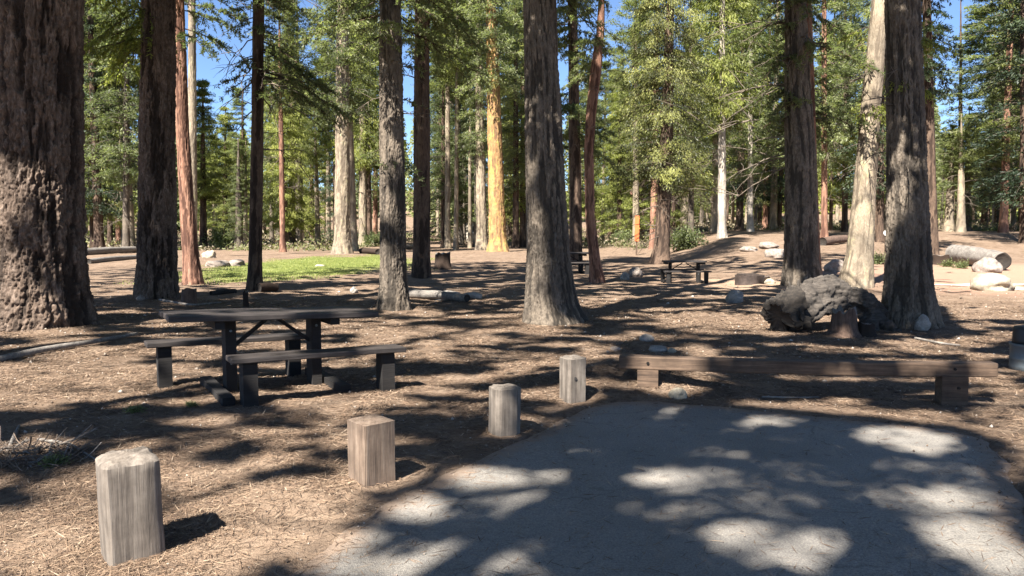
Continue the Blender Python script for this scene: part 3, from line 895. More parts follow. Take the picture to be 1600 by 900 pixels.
# sun flecks on the trunks, posts and timber: (px, py, depth, radius m, amount)
def spot(px, py, Y, r, a=1):
    q = at_depth(px, py, Y); SPOTS.append((q.x, q.y, q.z, r, a))
Y1, Y2, YC, YR, YM = T['massive'][1].y, T['second'][1].y, T['central'][1].y, T['right'][1].y, T['mossy'][1].y
for s in ((30, 470, Y1, .45), (60, 420, Y1, .35, .9), (25, 380, Y1, .4), (80, 480, Y1, .35, .8), (20, 320, Y1, .3, .9), (30, 200, Y1, .22, .7), (100, 350, Y1, .14, .8), (110, 490, Y1, .2, .6), (20, 100, Y1, .2, .5),
          (240, 30, Y2, .25, .4), (850, 440, YC, .35, .95), (845, 262, YC, .3, 1), (842, 285, YC, .25, 1), (858, 375, YC, .3, .9), (870, 470, YC, .3, .9), (850, 350, YC, .25, .8), (838, 300, YC, .2, .7), (880, 485, YC, .2, .8), (860, 400, YC, .22, .6),
          (1425, 290, YR, .3, .5), (1410, 400, YR, .25, .6), (1425, 60, YR, .35, .7), (1440, 150, YR, .25, .6), (1425, 480, YR, .25, .4), (1400, 340, YR, .25, .6), (1440, 380, YR, .2, .6),
          (605, 250, YM, .25, 1), (612, 340, YM, .3, 1), (604, 200, YM, .2, .9), (615, 300, YM, .15, .8), (612, 440, YM, .3, .9), (618, 470, YM, .3, 1), (615, 150, YM, .2, .8), (605, 390, YM, .2, .7), (620, 80, YM, .2, .9),
          (200, 800, 3.75, .42, 1), (190, 720, 3.75, .3, 1), (563, 700, 4.75, .3, 1), (575, 680, 4.75, .25, 1), (775, 640, 5.9, .2, 1), (890, 590, 7.05, .28, 1), (1097, 577, 7.35, .16, .9), (1060, 570, 7.4, .14, .5), (1535, 580, 6.9, .16, 1), (1180, 573, 7.25, .1, .4)):
    spot(*s)
for nm, ylist in (('leanred', range(60, 450, 40)), ('leanpale', range(0, 450, 50))):
    rt, bb, pts = T[nm]
    for py in ylist:
        zz = at_depth(800, py, bb.y).z - bb.z
        xx = np.interp(zz, [p[2] for p in pts], [p[0] for p in pts])
        q = Vector((bb.x + xx, bb.y, bb.z + zz))
        SPOTS.append((q.x, q.y, q.z, .5, 1))

def shade_trunk(nm, y0, y1, r, step=25, dx=0, kk=1):
    rt, bb, pts = T[nm]
    for py in range(y0, y1, step):
        zz = at_depth(800, py, bb.y).z - bb.z
        xx = np.interp(zz, [p[2] for p in pts], [p[0] for p in pts])
        SHADE.append((bb.x + xx + dx, bb.y - .3, bb.z + zz, r, kk))
for px, py, r, Yq in ((1148, 462, .32, 16.9), (1600, 540, .35, 8.9)):
    q = at_depth(px, py, Yq); SHADE.append((q.x, q.y, q.z, r, 1))
for px, py, r in ((1235, 480, .55), (1290, 455, .6), (1345, 470, .5), (1300, 490, .4)):
    q = at_depth(px, py, 12.3); SHADE.append((q.x, q.y, q.z, r, 1))
shade_trunk('second', -60, 470, .75); shade_trunk('blackish', 90, 430, .6); shade_trunk('slim', -40, 450, .45); shade_trunk('central', -60, 205, .5)
shade_trunk('twostem', 0, 380, .7); shade_trunk('massive', -40, 230, .45, 20); shade_trunk('behind_c', 0, 270, .5); shade_trunk('right', -20, 480, .6, 25, 0, .45); shade_trunk('right', 90, 300, .3, 20, -.25); shade_trunk('central', 225, 490, .24, 15, .26); shade_trunk('central', 300, 325, .25); shade_trunk('crooked', 150, 420, .25, 20, 0, .6)
# scatter the leaf clumps of the shading crowns
rg = np.random.default_rng(99)
NS = 1000000
gy = 2.6 + (rg.random(NS) ** 1.25) * 44
gx = (rg.random(NS) * 2 - 1) * (.74 * gy + 2.2)
tr = np.array([(n[0], n[1], n[2], n[3], n[4]) for n in NEAR])
best = np.full(NS, -1)
P = np.zeros((NS, 3))
for attempt in range(7):
    todo = best < 0
    h = rg.uniform(8.5, 21, NS)
    q = np.stack([gx - h * COT * SDX, gy - h * COT * SDY, h], 1)
    bd = np.full(NS, 1e9); bi = np.full(NS, -1)
    for i, (tx, ty, R0, z0, H) in enumerate(tr):
        rr = R0 * np.clip((H - h) / (H - z0), 0, 1) ** .6 * (h > z0)
        d = np.hypot(q[:, 0] - tx, q[:, 1] - ty)
        ok = (d < rr) & (d / np.maximum(rr, .01) < bd)
        bd = np.where(ok, d / np.maximum(rr, .01), bd); bi = np.where(ok, i, bi)
    px, py = project(q[:, 0], q[:, 1], q[:, 2])
    vis = (q[:, 1] > .5) & (py > -25) & (px > -60) & (px < 1660)
    ok = todo & (bi >= 0) & ~vis
    best[ok] = bi[ok]; P[ok] = q[ok]
ok = best >= 0
lit = np.zeros(NS); lit[ok] = lit_amount(P[ok])
dens = np.clip(1.15 - gy * .006, .5, 1)
kp = ok & (rg.random(NS) > lit)
print('shade leaves', kp.sum(), 'of', NS, 'ok', ok.sum())
for i, nt in enumerate(NEAR):
    k = np.where(kp & (best == i))[0]
    if not len(k): continue
    root, pts = nt[5], nt[6]
    base = np.array(root.location)
    p = P[k] - base
    c = rg.normal(0, .02, p.shape) + p
    ax = rg.normal(0, 1, p.shape) * np.array([1, 1, .5]); nr = rg.normal(0, .6, p.shape) + np.array(SUNV)
    ln = rg.uniform(.11, .23, len(k)) * np.clip(.7 + gy[k] * .02, .7, 1.3); wd = ln * rg.uniform(.45, .8, len(k))
    V, F = leaf_quads(c, ax, nr, ln, wd)
    # limbs reaching out to a share of the clumps
    sel = rg.choice(len(k), min(len(k), 36), replace=False)
    z_ = p[sel, 2]; inn = np.stack([np.interp(z_, [a[2] for a in pts], [a[0] for a in pts]), np.zeros(len(sel)), z_ - .5], 1)
    tt = np.linspace(0, 1, 5)[None, :, None]
    LP = inn[:, None] * (1 - tt) + p[sel][:, None] * tt
    LV, LF = tube_arrays(LP, np.tile(np.linspace(.03, .006, 5), (len(sel), 1)), 3)
    vv = np.concatenate([LV, V]); ff = np.concatenate([LF, F + len(LV)])
    link('crown', np_mesh('crown', vv, ff, [LEAF['fir'], BARK['grey']], np.concatenate([np.ones(len(LF)), np.zeros(len(F))]),
                          np.concatenate([np.full(len(LV), .5), np.repeat(np.clip(rg.normal(.5, .2, len(k)), 0, 1), 4)])), root)

# low hanging boughs that dip into the picture on the near trees
def bough_mesh(seed, specs, leafmat, limb, leaf=.07, style='fir'):
    """specs: list of (origin xyz, direction, length)"""
    g = np.random.default_rng(seed)
    Vs, Fs, ms, ts = [], [], [], []
    off = 0
    for o, d, L in specs:
        o = np.array(o, float); d = norm(np.array(d, float))
        sidev = norm(np.cross(d, [0, 0, 1.]))
        t = np.linspace(0, 1, 9)[:, None]
        bend = np.array([0, 0, -1]) * L * .28 * t ** 2
        A = o + d * L * t + bend + g.normal(0, .015, (9, 3)) * L * t
        paths, rad = [A], [np.linspace(1, .2, 9) * .010 * L + .003]
        n2 = int(12 * L)
        P, AXs = [], []
        for j in range(n2):
            u = g.uniform(.12, 1)
            c0 = np.array([np.interp(u, t[:, 0], A[:, q]) for q in range(3)])
            l2 = L * (.42 * (1.1 - u) + .08) * g.uniform(.6, 1.2)
            d2 = norm(d * .65 + sidev * (1 if j % 2 else -1) * .85 + g.normal(0, .15, 3))
            tt = np.linspace(0, 1, 9)[:, None]
            B = c0 + d2 * l2 * tt + np.array([0, 0, -1]) * l2 * (.35 if style == 'fir' else .8) * tt ** 2
            paths.append(B); rad.append(np.linspace(1, .3, 9) * .005)
            m = int(l2 / leaf * 7)
            tu = g.random(m)
            c = np.stack([np.interp(tu, tt[:, 0], B[:, q]) for q in range(3)], 1)
            axl = d2 * .7 + g.normal(0, .6, (m, 3)) + (np.array([0, 0, -.7]) if style != 'fir' else 0)
            P.append(c + norm(axl) * leaf * .4 + g.normal(0, .012, (m, 3))); AXs.append(axl)
        LV, LF = tube_arrays(np.array(paths), np.array(rad), 3)
        P = np.concatenate(P); AXs = np.concatenate(AXs)
        lv, lf = leaf_quads(P, AXs, np.array([0, 0, 1.]) + g.normal(0, .4, P.shape), leaf * g.uniform(.8, 1.6, len(P)), leaf * g.uniform(.22, .4, len(P)))
        Vs += [LV, lv]; Fs += [LF + off, lf + off + len(LV)]
        off += len(LV) + len(lv)
        ms += [np.ones(len(LF)), np.zeros(len(lf))]
        bt = g.normal(.5, .12)
        ts += [np.full(len(LV), .5), np.repeat(np.clip(g.normal(bt, .15, len(P)), 0, 1), 4)]
    return np_mesh('low_boughs', np.concatenate(Vs), np.concatenate(Fs), [LEAF[leafmat], BARK[limb]], np.concatenate(ms), np.concatenate(ts))

def add_boughs(nm, seed, n, z0, z1, Lr, leafmat, az=None, azs=9, leaf=.07, style='fir', down=-.15):
    root, b, pts = T[nm]
    g = np.random.default_rng(seed)
    sp = []
    for i in range(n):
        z = g.uniform(z0, z1); a = g.uniform(0, 2 * math.pi) if az is None else g.normal(az, azs)
        x = np.interp(z, [p[2] for p in pts], [p[0] for p in pts])
        sp.append(((x, 0, z), (math.cos(a), math.sin(a), g.normal(down, .12)), g.uniform(*Lr)))
    link('low_boughs', bough_mesh(seed, sp, leafmat, 'brown', leaf, style), root)

add_boughs('mossy', 701, 26, 5.2, 8.2, (1.0, 2.2), 'fir', leaf=.08)
add_boughs('mossy', 702, 9, 2.6, 5.4, (.4, .9), 'fir', leaf=.08)
add_boughs('blackish', 703, 16, 7.6, 11.5, (1.2, 2.4), 'fir', leaf=.11)
add_boughs('central', 704, 9, 5.2, 7.2, (.8, 1.5), 'fir', az=-.3, azs=.5, leaf=.07, down=-.5)
add_boughs('slim', 705, 15, 4.8, 8.0, (.5, 1.2), 'fir', leaf=.09)
add_boughs('slim', 706, 8, 5.5, 7.8, (1.6, 2.8), 'fir', az=.2, azs=.5, leaf=.09, down=-.35)
add_boughs('behind_c', 707, 34, 5.5, 13, (1.2, 2.6), 'fir', leaf=.14)
add_boughs('second', 708, 14, 5.2, 8.5, (1.2, 2.4), 'cedar', az=math.pi, azs=.45, leaf=.10, style='cedar')
add_boughs('twostem', 709, 30, 4.4, 9.5, (1.0, 2.6), 'fir', leaf=.10)
add_boughs('leanpale', 710, 14, 4.4, 8, (.5, 1.1), 'cedar', leaf=.10, style='cedar')
add_boughs('right', 711, 7, 3.6, 5.6, (.4, .8), 'cedar', az=0, azs=.4, leaf=.07, style='cedar')
add_boughs('right', 712, 2, 3.9, 4.1, (.3, .5), 'cedar', az=-2.2, azs=.3, leaf=.07, style='cedar')
add_boughs('behind_r', 713, 30, 7.5, 15, (1.0, 2.4), 'dark', leaf=.16)
add_boughs('leanred', 714, 10, 7.5, 10, (1, 2), 'fir', leaf=.11)
add_boughs('crooked', 715, 12, 6.4, 9.5, (.7, 1.4), 'fir', leaf=.10)

# filler trees of the forest behind, placed gap by gap between the near trunks
GAPS = [(-160, 8, 'left of the massive left trunk', None), (132, 212, 'between the massive trunk and the second dark trunk', None),
        (305, 392, 'under the blue gap left of the slim dark trunk', 205), (408, 480, 'behind the meadow right of the slim dark trunk', 60), (480, 528, 'behind the meadow below the narrow blue gap', 90),
        (548, 596, 'left of the mottled grey brown trunk', None), (676, 758, 'between the blackish trunk and the orange trunk', None), (788, 824, 'between the orange trunk and the central trunk', None),
        (905, 960, 'behind the crooked reddish trunk', 30), (960, 1030, 'just left of the dense cedar', None), (1045, 1120, 'right of the dense cedar', 60), (1120, 1222, 'on the rise left of the broad shaded trunk', None),
        (1285, 1325, 'between the broad trunk and the leaning pale trunk', None), (1362, 1392, 'left of the right hand trunk', None), (1462, 1540, 'below the blue gap at the upper right', 190), (1540, 1760, 'at the far right behind the bare dirt', None)]
KINDS = [('fir', 'fir', 'grey', 'grey green fir'), ('cedar', 'cedar', 'brown', 'yellow green cedar'), ('fir', 'dark', 'brown', 'dark green fir'), ('pine', 'pine', 'pale', 'pale stemmed pine'), ('fir', 'pine', 'red', 'red stemmed fir')]
cnt = {}
rr = random.Random(21)
todo = []
for gi, (x0, x1, phrase, ytop) in enumerate(GAPS):
    n = max(3, int((x1 - x0) / 10))
    for j in range(n):
        px = x0 + (x1 - x0) * (j + rr.uniform(.15, .85)) / n
        dep = rr.uniform(58, 118)
        kd = KINDS[rr.choice([0, 0, 1, 1, 3, 3, 3, 4, 2])]
        H = rr.uniform(22, 30)
        if ytop: H = min(H, (360 - ytop) / FPX * dep * rr.uniform(.75, 1.02) + EYE)
        if 978 < px < 1012 and dep < 68: dep += 12
        q = at_depth(px, 375, dep)
        z0 = H * rr.choice([.03, .05, .08, .12, .2, .3])
        if kd[0] == 'pine': z0 = H * .45
        size = 'nearer' if dep < 80 else 'farther' if dep < 100 else 'distant'
        todo.append((phrase, kd, size, q.x, dep, H, z0))
for phrase, kd, size, x, dep, H, z0 in todo:
    lab = f'{size} {kd[3]} {phrase}'
    rt_, _l = far_tree(lab, x, dep, rr.uniform(.3, .75), rr.uniform(-.4, .4), kd[2], kd[0], kd[1], z0, H, H * rr.uniform(.12, .17), 'forest trees beyond the campsite', rr.randrange(99))
    if z0 > 4 and dep < 90: far_twigs(rt_, z0, .5, int(x * 10))

# far forest as one mass
def far_forest():
    g = np.random.default_rng(5)
    Vs, Fs, ms, ts = [], [], [], []
    off = 0
    for i in range(170):
        d = g.uniform(118, 220); px = g.uniform(-150, 1750)
        H = g.uniform(17, 27)
        for x0, x1, ph, yt in GAPS:
            if yt and x0 - 8 <= px <= x1 + 8: H = min(H, (360 - yt - 10) / FPX * d * g.uniform(.7, 1.0))
        x = (px - 800) / FPX * d
        n = 1500
        u = g.random(n) ** .8
        z = .2 + u * (H - .8)
        z[:250] = g.uniform(.1, 4, 250)
        r = (H * .16) * np.where(np.arange(n) < 250, 1.6, 1) * (1 - u) ** .75 * np.sqrt(g.random(n)) + .2
        a = g.random(n) * 6.283
        z0 = gz(x, d)
        c = np.stack([x + r * np.cos(a), d + r * np.sin(a), z0 + z], 1)
        c[:, 2] -= r * .3
        ln = g.uniform(.5, 1.1, n)
        V, F = leaf_quads(c, np.stack([np.cos(a), np.sin(a), np.full(n, -.5)], 1) + g.normal(0, .4, (n, 3)), np.array([0, -.3, 1]) + g.normal(0, .5, (n, 3)), ln, ln * .5)
        Vs.append(V); Fs.append(F + off); off += len(V)
        ms.append(np.full(n, i % 3)); ts.append(np.repeat(np.clip(g.normal(g.uniform(.3, .7), .15, n), 0, 1), 4))
        TV, TF = tube_arrays(np.array([[[x, d, z0 - .5], [x, d, z0 + H * .95]]]), np.array([[.3, .03]]), 6)
        Vs.append(TV); Fs.append(TF + off); off += len(TV); ms.append(np.full(len(TF), 3)); ts.append(np.full(len(TV), .5))
    o = link('far_forest', np_mesh('far_forest', np.concatenate(Vs), np.concatenate(Fs), [LEAF['fir'], LEAF['cedar'], LEAF['pine'], BARK['grey']], np.concatenate(ms), np.concatenate(ts)))
    tagit(o, 'far conifer wood closing the view behind the campsite trees', 'forest', kind='stuff')
far_forest()

# undergrowth along the edge of the wood
def undergrowth():
    g = np.random.default_rng(8)
    k = 1500
    d = 60 + g.random(k) ** 1.3 * 70; px = g.uniform(-150, 1750, k)
    x = (px - 800) / FPX * d
    keep = (fbm(x * .12, d * .12, 0, 51, 3) + (d - 60) * .004 > .52) & ~((px > 600) & (px < 840) & (d < 85)) & ~((px > 1040) & (px < 1240) & (d < 66))
    x, d = x[keep], d[keep]
    n = 70
    sz = g.uniform(.5, 1.5, len(x))
    c = np.stack([x, d, terrain(x, d)], 1)[:, None] + np.abs(g.normal(0, 1, (len(x), n, 3))) * np.sign(g.normal(0, 1, (len(x), n, 3)) * np.array([1, 1, 0]) + np.array([0, 0, 1])) * np.array([.7, .5, .28]) * sz[:, None, None]
    m = len(x) * n
    ln = g.uniform(.15, .38, m)
    V, F = leaf_quads(c.reshape(-1, 3), g.normal(0, 1, (m, 3)), np.array([0, -.4, 1]) + g.normal(0, .6, (m, 3)), ln, ln * .4)
    tn = np.repeat(np.clip(np.repeat(g.normal(.5, .2, len(x)), n) + g.normal(0, .12, m), 0, 1), 4)
    o = link('undergrowth', np_mesh('undergrowth', V, F, [LEAF['brush'], LEAF['pine']], np.repeat((g.random(len(x)) < .35).astype(int), n), tn))
    tagit(o, 'low brush of the forest edge behind the campsite', 'undergrowth', kind='stuff')
undergrowth()

# shrubs
def shrub_mesh(seed, R, H, n, leaf, lm):
    g = np.random.default_rng(seed)
    k = 26
    a = g.random(k) * 6.283; el = g.uniform(.25, 1.4, k)
    tips = np.stack([np.cos(a) * np.cos(el) * R, np.sin(a) * np.cos(el) * R, np.sin(el) * H], 1) * g.uniform(.6, 1.05, (k, 1))
    t = np.linspace(0, 1, 4)[None, :, None]
    LV, LF = tube_arrays(tips[:, None] * t, np.tile(np.linspace(.02, .006, 4), (k, 1)), 3)
    s = g.integers(0, k, n)
    c = tips[s] * g.uniform(.35, 1.05, (n, 1)) + g.normal(0, R * .13, (n, 3))
    c[:, 2] = np.abs(c[:, 2])
    V, F = leaf_quads(c, g.normal(0, 1, (n, 3)), np.array([0, -.2, 1]) + g.normal(0, .6, (n, 3)), leaf * g.uniform(.7, 1.4, n), leaf * .55)
    tn = np.clip(.5 + (s % 7 - 3) * .06 + g.normal(0, .12, n), 0, 1)
    return np_mesh('shrub', np.concatenate([LV, V]), np.concatenate([LF, F + len(LV)]), [LEAF[lm], BARK['brown']], np.concatenate([np.ones(len(LF)), np.zeros(n)]), np.concatenate([np.full(len(LV), .5), np.repeat(tn, 4)]))
SH = [shrub_mesh(1, 1.2, 1.3, 2600, .12, 'shrub'), shrub_mesh(2, 1.2, 1.1, 2400, .12, 'fir'), shrub_mesh(3, .45, .4, 700, .07, 'shrub')]
for i, (px, py, s, m, lab) in enumerate([
    (972, 385, 1.3, 0, 'bright bushy shrub beneath the young cedars left of the dense cedar'), (1000, 384, 1.0, 0, 'low shrub touching the left side of the dense cedar trunk'),
(1068, 390, 1.4, 1, 'dark tangled shrub right of the dense cedar trunk'), 
    (345, 388, 1.5, 0, 'bright shrub at the foot of the young cedars left of the slim dark trunk'), (375, 386, 1.2, 1, 'grey shrub close left of the slim dark trunk'), 
    (555, 384, 1.0, 0, 'yellow green shrub between the two pale meadow trunks'), (585, 386, 1.2, 0, 'yellow green shrub left of the mottled grey brown trunk'),
    (1480, 417, .8, 2, 'small green plant left of the long fallen log'), (1502, 420, .9, 2, 'small green plant in front of the long fallen log'), (1372, 412, 1.3, 2, 'small green plant between the pale leaning trunk and the right hand trunk'), (1545, 352, 1.3, 1, 'grey shrub behind the long log at the far right'), (1590, 350, 1.4, 1, 'grey shrub at the far right edge'),
]):
    b = ground_hit(px, py)
    o = link('shrub', SH[m], None, (b.x, b.y, b.z - .03))
    o.scale = (s, s, s); o.rotation_euler = (0, 0, i * 1.3)
    tagit(o, lab, 'shrub', 'shrubs at the forest edge')

# ------------------------------------------------------------------ wood materials for the furniture
def wood_mat(name, dark, mid, light, axis=2, rough=.85, dirt=None):
    m, n, l, b = mat(name)
    sc = [26, 26, 26]; sc[axis] = 1.6
    v = coords(n, l, tuple(sc))
    f = noise_n(n, l, v, 1, 6, .72, .3)
    sc2 = [90, 90, 90]; sc2[axis] = 3
    f2 = noise_n(n, l, coords(n, l, tuple(sc2)), 1, 3, .6)
    ad = N(n, 'ShaderNodeMath', operation='MULTIPLY_ADD'); l.new(f2, ad.inputs[0]); ad.inputs[1].default_value = .35
    h = N(n, 'ShaderNodeMath', operation='MULTIPLY'); l.new(f, h.inputs[0]); h.inputs[1].default_value = .65; l.new(h.outputs[0], ad.inputs[2])
    r = ramp(n, [(.32, dark), (.48, mid), (.66, light)]); l.new(ad.outputs[0], r.inputs[0])
    c = r.outputs[0]
    f3 = noise_n(n, l, coords(n, l), 7, 4, .65)
    r3 = ramp(n, [(.35, (.7, .68, .66)), (.65, (1.12, 1.1, 1.08))]); l.new(f3, r3.inputs[0])
    c = mixc(n, l, 1, c, r3.outputs[0], 'MULTIPLY')
    l.new(c, b.inputs['Base Color'])
    b.inputs['Roughness'].default_value = rough
    bump(n, l, ad.outputs[0], .7, .008, b)
    return m
W_POST = wood_mat('weathered_grey_wood', (.045, .037, .03), (.125, .105, .087), (.205, .178, .15))
W_POST2 = wood_mat('brown_wood', (.05, .034, .024), (.14, .10, .073), (.22, .17, .13))
W_TABLE = wood_mat('dark_brown_paint', (.005, .004, .004), (.008, .0065, .006), (.016, .013, .011), 0, .85)
W_TOP = wood_mat('lighter_brown_paint', (.009, .007, .006), (.023, .018, .016), (.055, .045, .042), 0, .65)  # tops and seats: lighter brown than the legs
W_BEAM = wood_mat('brown_timber', (.028, .017, .010), (.08, .051, .033), (.15, .10, .066), 0, .85)
W_GREY = wood_mat('old_grey_wood', (.05, .045, .04), (.15, .135, .12), (.27, .245, .22), 0, .9)
W_RED = wood_mat('rotten_red_wood', (.03, .018, .013), (.085, .052, .037), (.17, .115, .085), 2, .95)
W_BLACK = wood_mat('blackish_wood', (.006, .005, .004), (.018, .014, .011), (.05, .04, .03), 0, .9)  # near-black wood colour for the hollow end and log ends
def flat_mat(name, c, rough=.6, metal=0, nz=.15):
    m, n, l, b = mat(name)
    r = ramp(n, [(.3, tuple(x * (1 - nz) for x in c)), (.7, tuple(min(1, x * (1 + nz)) for x in c))])
    l.new(noise_n(n, l, coords(n, l), 9, 5, .7), r.inputs[0]); l.new(r.outputs[0], b.inputs['Base Color'])
    b.inputs['Roughness'].default_value = rough; b.inputs['Metallic'].default_value = metal
    return m
M_BOLT = flat_mat('dark_bolt_steel', (.02, .018, .016), .5, .6)
M_IRON = flat_mat('rusty_iron', (.06, .045, .038), .8, .3, .5)
M_GALV = flat_mat('grey_painted_metal', (.13, .15, .16), .5, .3)
M_LID = flat_mat('dark_lid', (.02, .02, .022), .5)
M_ORANGE = flat_mat('orange_wood', (.55, .13, .035), .8, 0, .25)
M_WHITE = flat_mat('white_paint', (.75, .74, .7), .6)
M_SHED = flat_mat('pale_siding', (.45, .40, .33), .8)
M_DARKHOLE = flat_mat('dark_opening', (.015, .013, .012), .9)
def rock_mat(name, a, b_, c):
    m, n, l, b = mat(name)
    v = coords(n, l)
    r = ramp(n, [(.3, a), (.52, b_), (.7, c)]); f = noise_n(n, l, v, 7, 8, .7); l.new(f, r.inputs[0])
    f2 = noise_n(n, l, v, 60, 3, .7); r2 = ramp(n, [(.3, (.75, .75, .75)), (.7, (1.15, 1.15, 1.15))]); l.new(f2, r2.inputs[0])
    l.new(mixc(n, l, 1, r.outputs[0], r2.outputs[0], 'MULTIPLY'), b.inputs['Base Color'])
    b.inputs['Roughness'].default_value = .9
    bump(n, l, f, .6, .03, b)
    return m
ROCK_G = rock_mat('granite_grey', (.14, .125, .108), (.265, .24, .21), (.38, .35, .31))
ROCK_W = rock_mat('granite_pale', (.2, .17, .12), (.31, .27, .2), (.40, .355, .28))
ROCK_B = rock_mat('rock_brown', (.10, .08, .065), (.22, .18, .15), (.34, .29, .25))

# ------------------------------------------------------------------ posts beside the pad
def post(base, top_py, w, prof, rz, lean, m, label, dome, seed, hole=None):
    b = ground_hit(*base)
    fwd = b.y * CP + EYE * SP
    s = FPX / fwd
    h = (base[1] - top_py) / s * 1.02
    W = w / s
    bm = bmesh.new()
    rings = []
    zs = np.concatenate([[-.12], np.linspace(0, h, 14)])
    ch = prof   # chamfer share
    hw = W / 2
    pr = []
    for sx, sy in ((1, 1), (-1, 1), (-1, -1), (1, -1)):
        c1 = (sx * hw, sy * hw * (1 - ch)); c2 = (sx * hw * (1 - ch), sy * hw)
        pr += [c1, c2] if (sx * sy > 0) else [c2, c1]
    sub = []
    for i in range(8):   # subdivide the long sides
        a, c = pr[i], pr[(i + 1) % 8]
        n = 6 if math.dist(a, c) > hw * .7 else 2
        for k in range(n): sub.append((a[0] + (c[0] - a[0]) * k / n, a[1] + (c[1] - a[1]) * k / n))
    g = random.Random(seed)
    crack = {g.randrange(len(sub)): g.uniform(.03, .07) for _ in range(7)}
    for z in zs:
        ring = []
        for i, (x, y) in enumerate(sub):
            nn = float(fbm(x * 14 + seed, y * 14, z * 2.5, seed, 3)) - .5
            k = 1 + nn * .07 - crack.get(i, 0)
            ring.append(bm.verts.new((x * k + lean[0] * z, y * k + lean[1] * z, z)))
        rings.append(ring)
    for i, (f_, dz) in enumerate(((.93, .35), (.75, .75), (.4, .95), (.12, 1.0))):
        ring = []
        for x, y in sub:
            nn = float(fbm(x * 16 + seed, y * 16, i, seed + 4, 3)) - .5
            ring.append(bm.verts.new((x * f_ + lean[0] * h, y * f_ + lean[1] * h, h + dome * dz + nn * .03)))
        rings.append(ring)
    n = len(sub)
    for r in range(len(rings) - 1):
        for i in range(n):
            bm.faces.new((rings[r][i], rings[r][(i + 1) % n], rings[r + 1][(i + 1) % n], rings[r + 1][i]))
    bm.faces.new(rings[-1]); bm.faces.new(rings[0][::-1])
    o = pymesh('wooden_post', bm, [m], smooth=True)
    md = o.modifiers.new('edges', 'EDGE_SPLIT'); md.split_angle = math.radians(32)
    o.location = (b.x, b.y, gz(b.x, b.y)); o.rotation_euler = (0, 0, rz)
    tagit(o, label, 'post', 'wooden posts along the parking pad')
    if hole:
        bm = bmesh.new()
        bmesh.ops.create_cone(bm, cap_ends=True, segments=14, radius1=.016, radius2=.016, depth=.012)
        hl = pymesh('bolt_hole', bm, [M_DARKHOLE], o)
        hl.rotation_euler = (math.pi / 2, 0, hole[2] - rz)
        c, s_ = math.cos(hole[2] - rz - math.pi / 2), math.sin(hole[2] - rz - math.pi / 2)
        hl.location = (c * hw * 1.0, s_ * hw * 1.0, h * hole[1])
    return o
post((207, 868), 722, 82, .22, math.radians(35), (-.02, .0), W_POST, 'largest weathered grey post with a worn domed top, nearest at lower left', .035, 5)
post((581, 752), 660, 54, .06, math.radians(42), (0, 0), W_POST2, 'flat topped brown square post second along the pad edge', .006, 9)
post((788, 676), 606, 44, .42, math.radians(20), (.015, 0), W_POST, 'rounded weathered post third along the pad edge', .012, 13)
post((895, 626), 561, 34, .25, math.radians(25), (.0, 0), W_POST, 'narrow grey post with a dark bolt hole near the timber barrier', .012, 17, (0, .55, math.radians(8)))

# ------------------------------------------------------------------ timber barrier
A = Vector((1.06, 7.52, .31)); B = Vector((4.40, 6.92, .34))
d = B - A; L = d.length; rz = math.atan2(d.y, d.x)
root = empty('timber_barrier', (A.x, A.y, 0), 'long low brown timber barrier rail across the end of the asphalt pad', 'barrier', None, rz)
bm = bmesh.new(); n = 40
for i in range(n + 1):
    x = L * i / n
    z = A.z + (B.z - A.z) * i / n - .018 * math.sin(math.pi * i / n)
    for (y, zz) in ((-.07, -.064), (.07, -.064), (.07, .064), (-.07, .064)):
        bm.verts.new((x, y, z + zz))
bm.verts.ensure_lookup_table()
for i in range(n):
    for k in range(4):
        bm.faces.new([bm.verts[j] for j in (i * 4 + k, i * 4 + (k + 1) % 4, i * 4 + 4 + (k + 1) % 4, i * 4 + 4 + k)])
bm.faces.new([bm.verts[j] for j in (3, 2, 1, 0)]); bm.faces.new([bm.verts[4 * n + j] for j in range(4)])
o = pymesh('rail', bm, [W_BEAM], root, bevel=0)
mdf = o.modifiers.new('bevel', 'BEVEL'); mdf.width = .012; mdf.segments = 2
for x, h0 in ((.28, A.z - .067), (L - .36, B.z - .067)):
    bx, by = A.x + d.x * x / L, A.y + d.y * x / L
    zb = gz(bx, by) - .1
    w = .22 if x > 1 else .2
    pymesh('support_post', box_bm(w, .18, h0 - zb, (x, .0, (h0 + zb) / 2)), [W_TABLE if False else W_BEAM], root, bevel=.01)
def bolt(x, y, z, r, parent):
    bm = bmesh.new(); bmesh.ops.create_cone(bm, cap_ends=True, segments=12, radius1=r, radius2=r * .8, depth=.014)
    o = pymesh('bolt', bm, [M_BOLT], parent); o.rotation_euler = (math.pi / 2, 0, 0); o.location = (x, y, z)
bolt(.28, -.074, A.z, .016, root); bolt(L - .36, -.074, B.z, .016, root); bolt(L - .33, -.094, B.z - .17, .016, root)

# ------------------------------------------------------------------ picnic tables
def plank(L, W, Tk, m, name, parent, c, rz=0, seed=0, tilt=0):
    bm = bmesh.new(); n = 18
    for i in range(n + 1):
        x = -L / 2 + L * i / n
        wz = .0015 * math.sin(i * .7 + seed)
        for y, z in ((-W / 2, -Tk / 2), (W / 2, -Tk / 2), (W / 2, Tk / 2), (-W / 2, Tk / 2)): bm.verts.new((x, y, z + wz + tilt * x))
    bm.verts.ensure_lookup_table()
    for i in range(n):
        for k in range(4): bm.faces.new([bm.verts[j] for j in (i * 4 + k, i * 4 + (k + 1) % 4, i * 4 + 4 + (k + 1) % 4, i * 4 + 4 + k)])
    bm.faces.new([bm.verts[j] for j in (3, 2, 1, 0)]); bm.faces.new([bm.verts[4 * n + j] for j in range(4)])
    o = pymesh(name, bm, [m], parent); o.location = c; o.rotation_euler = (0, 0, rz)
    md = o.modifiers.new('bevel', 'BEVEL'); md.width = .008; md.segments = 2
    return o
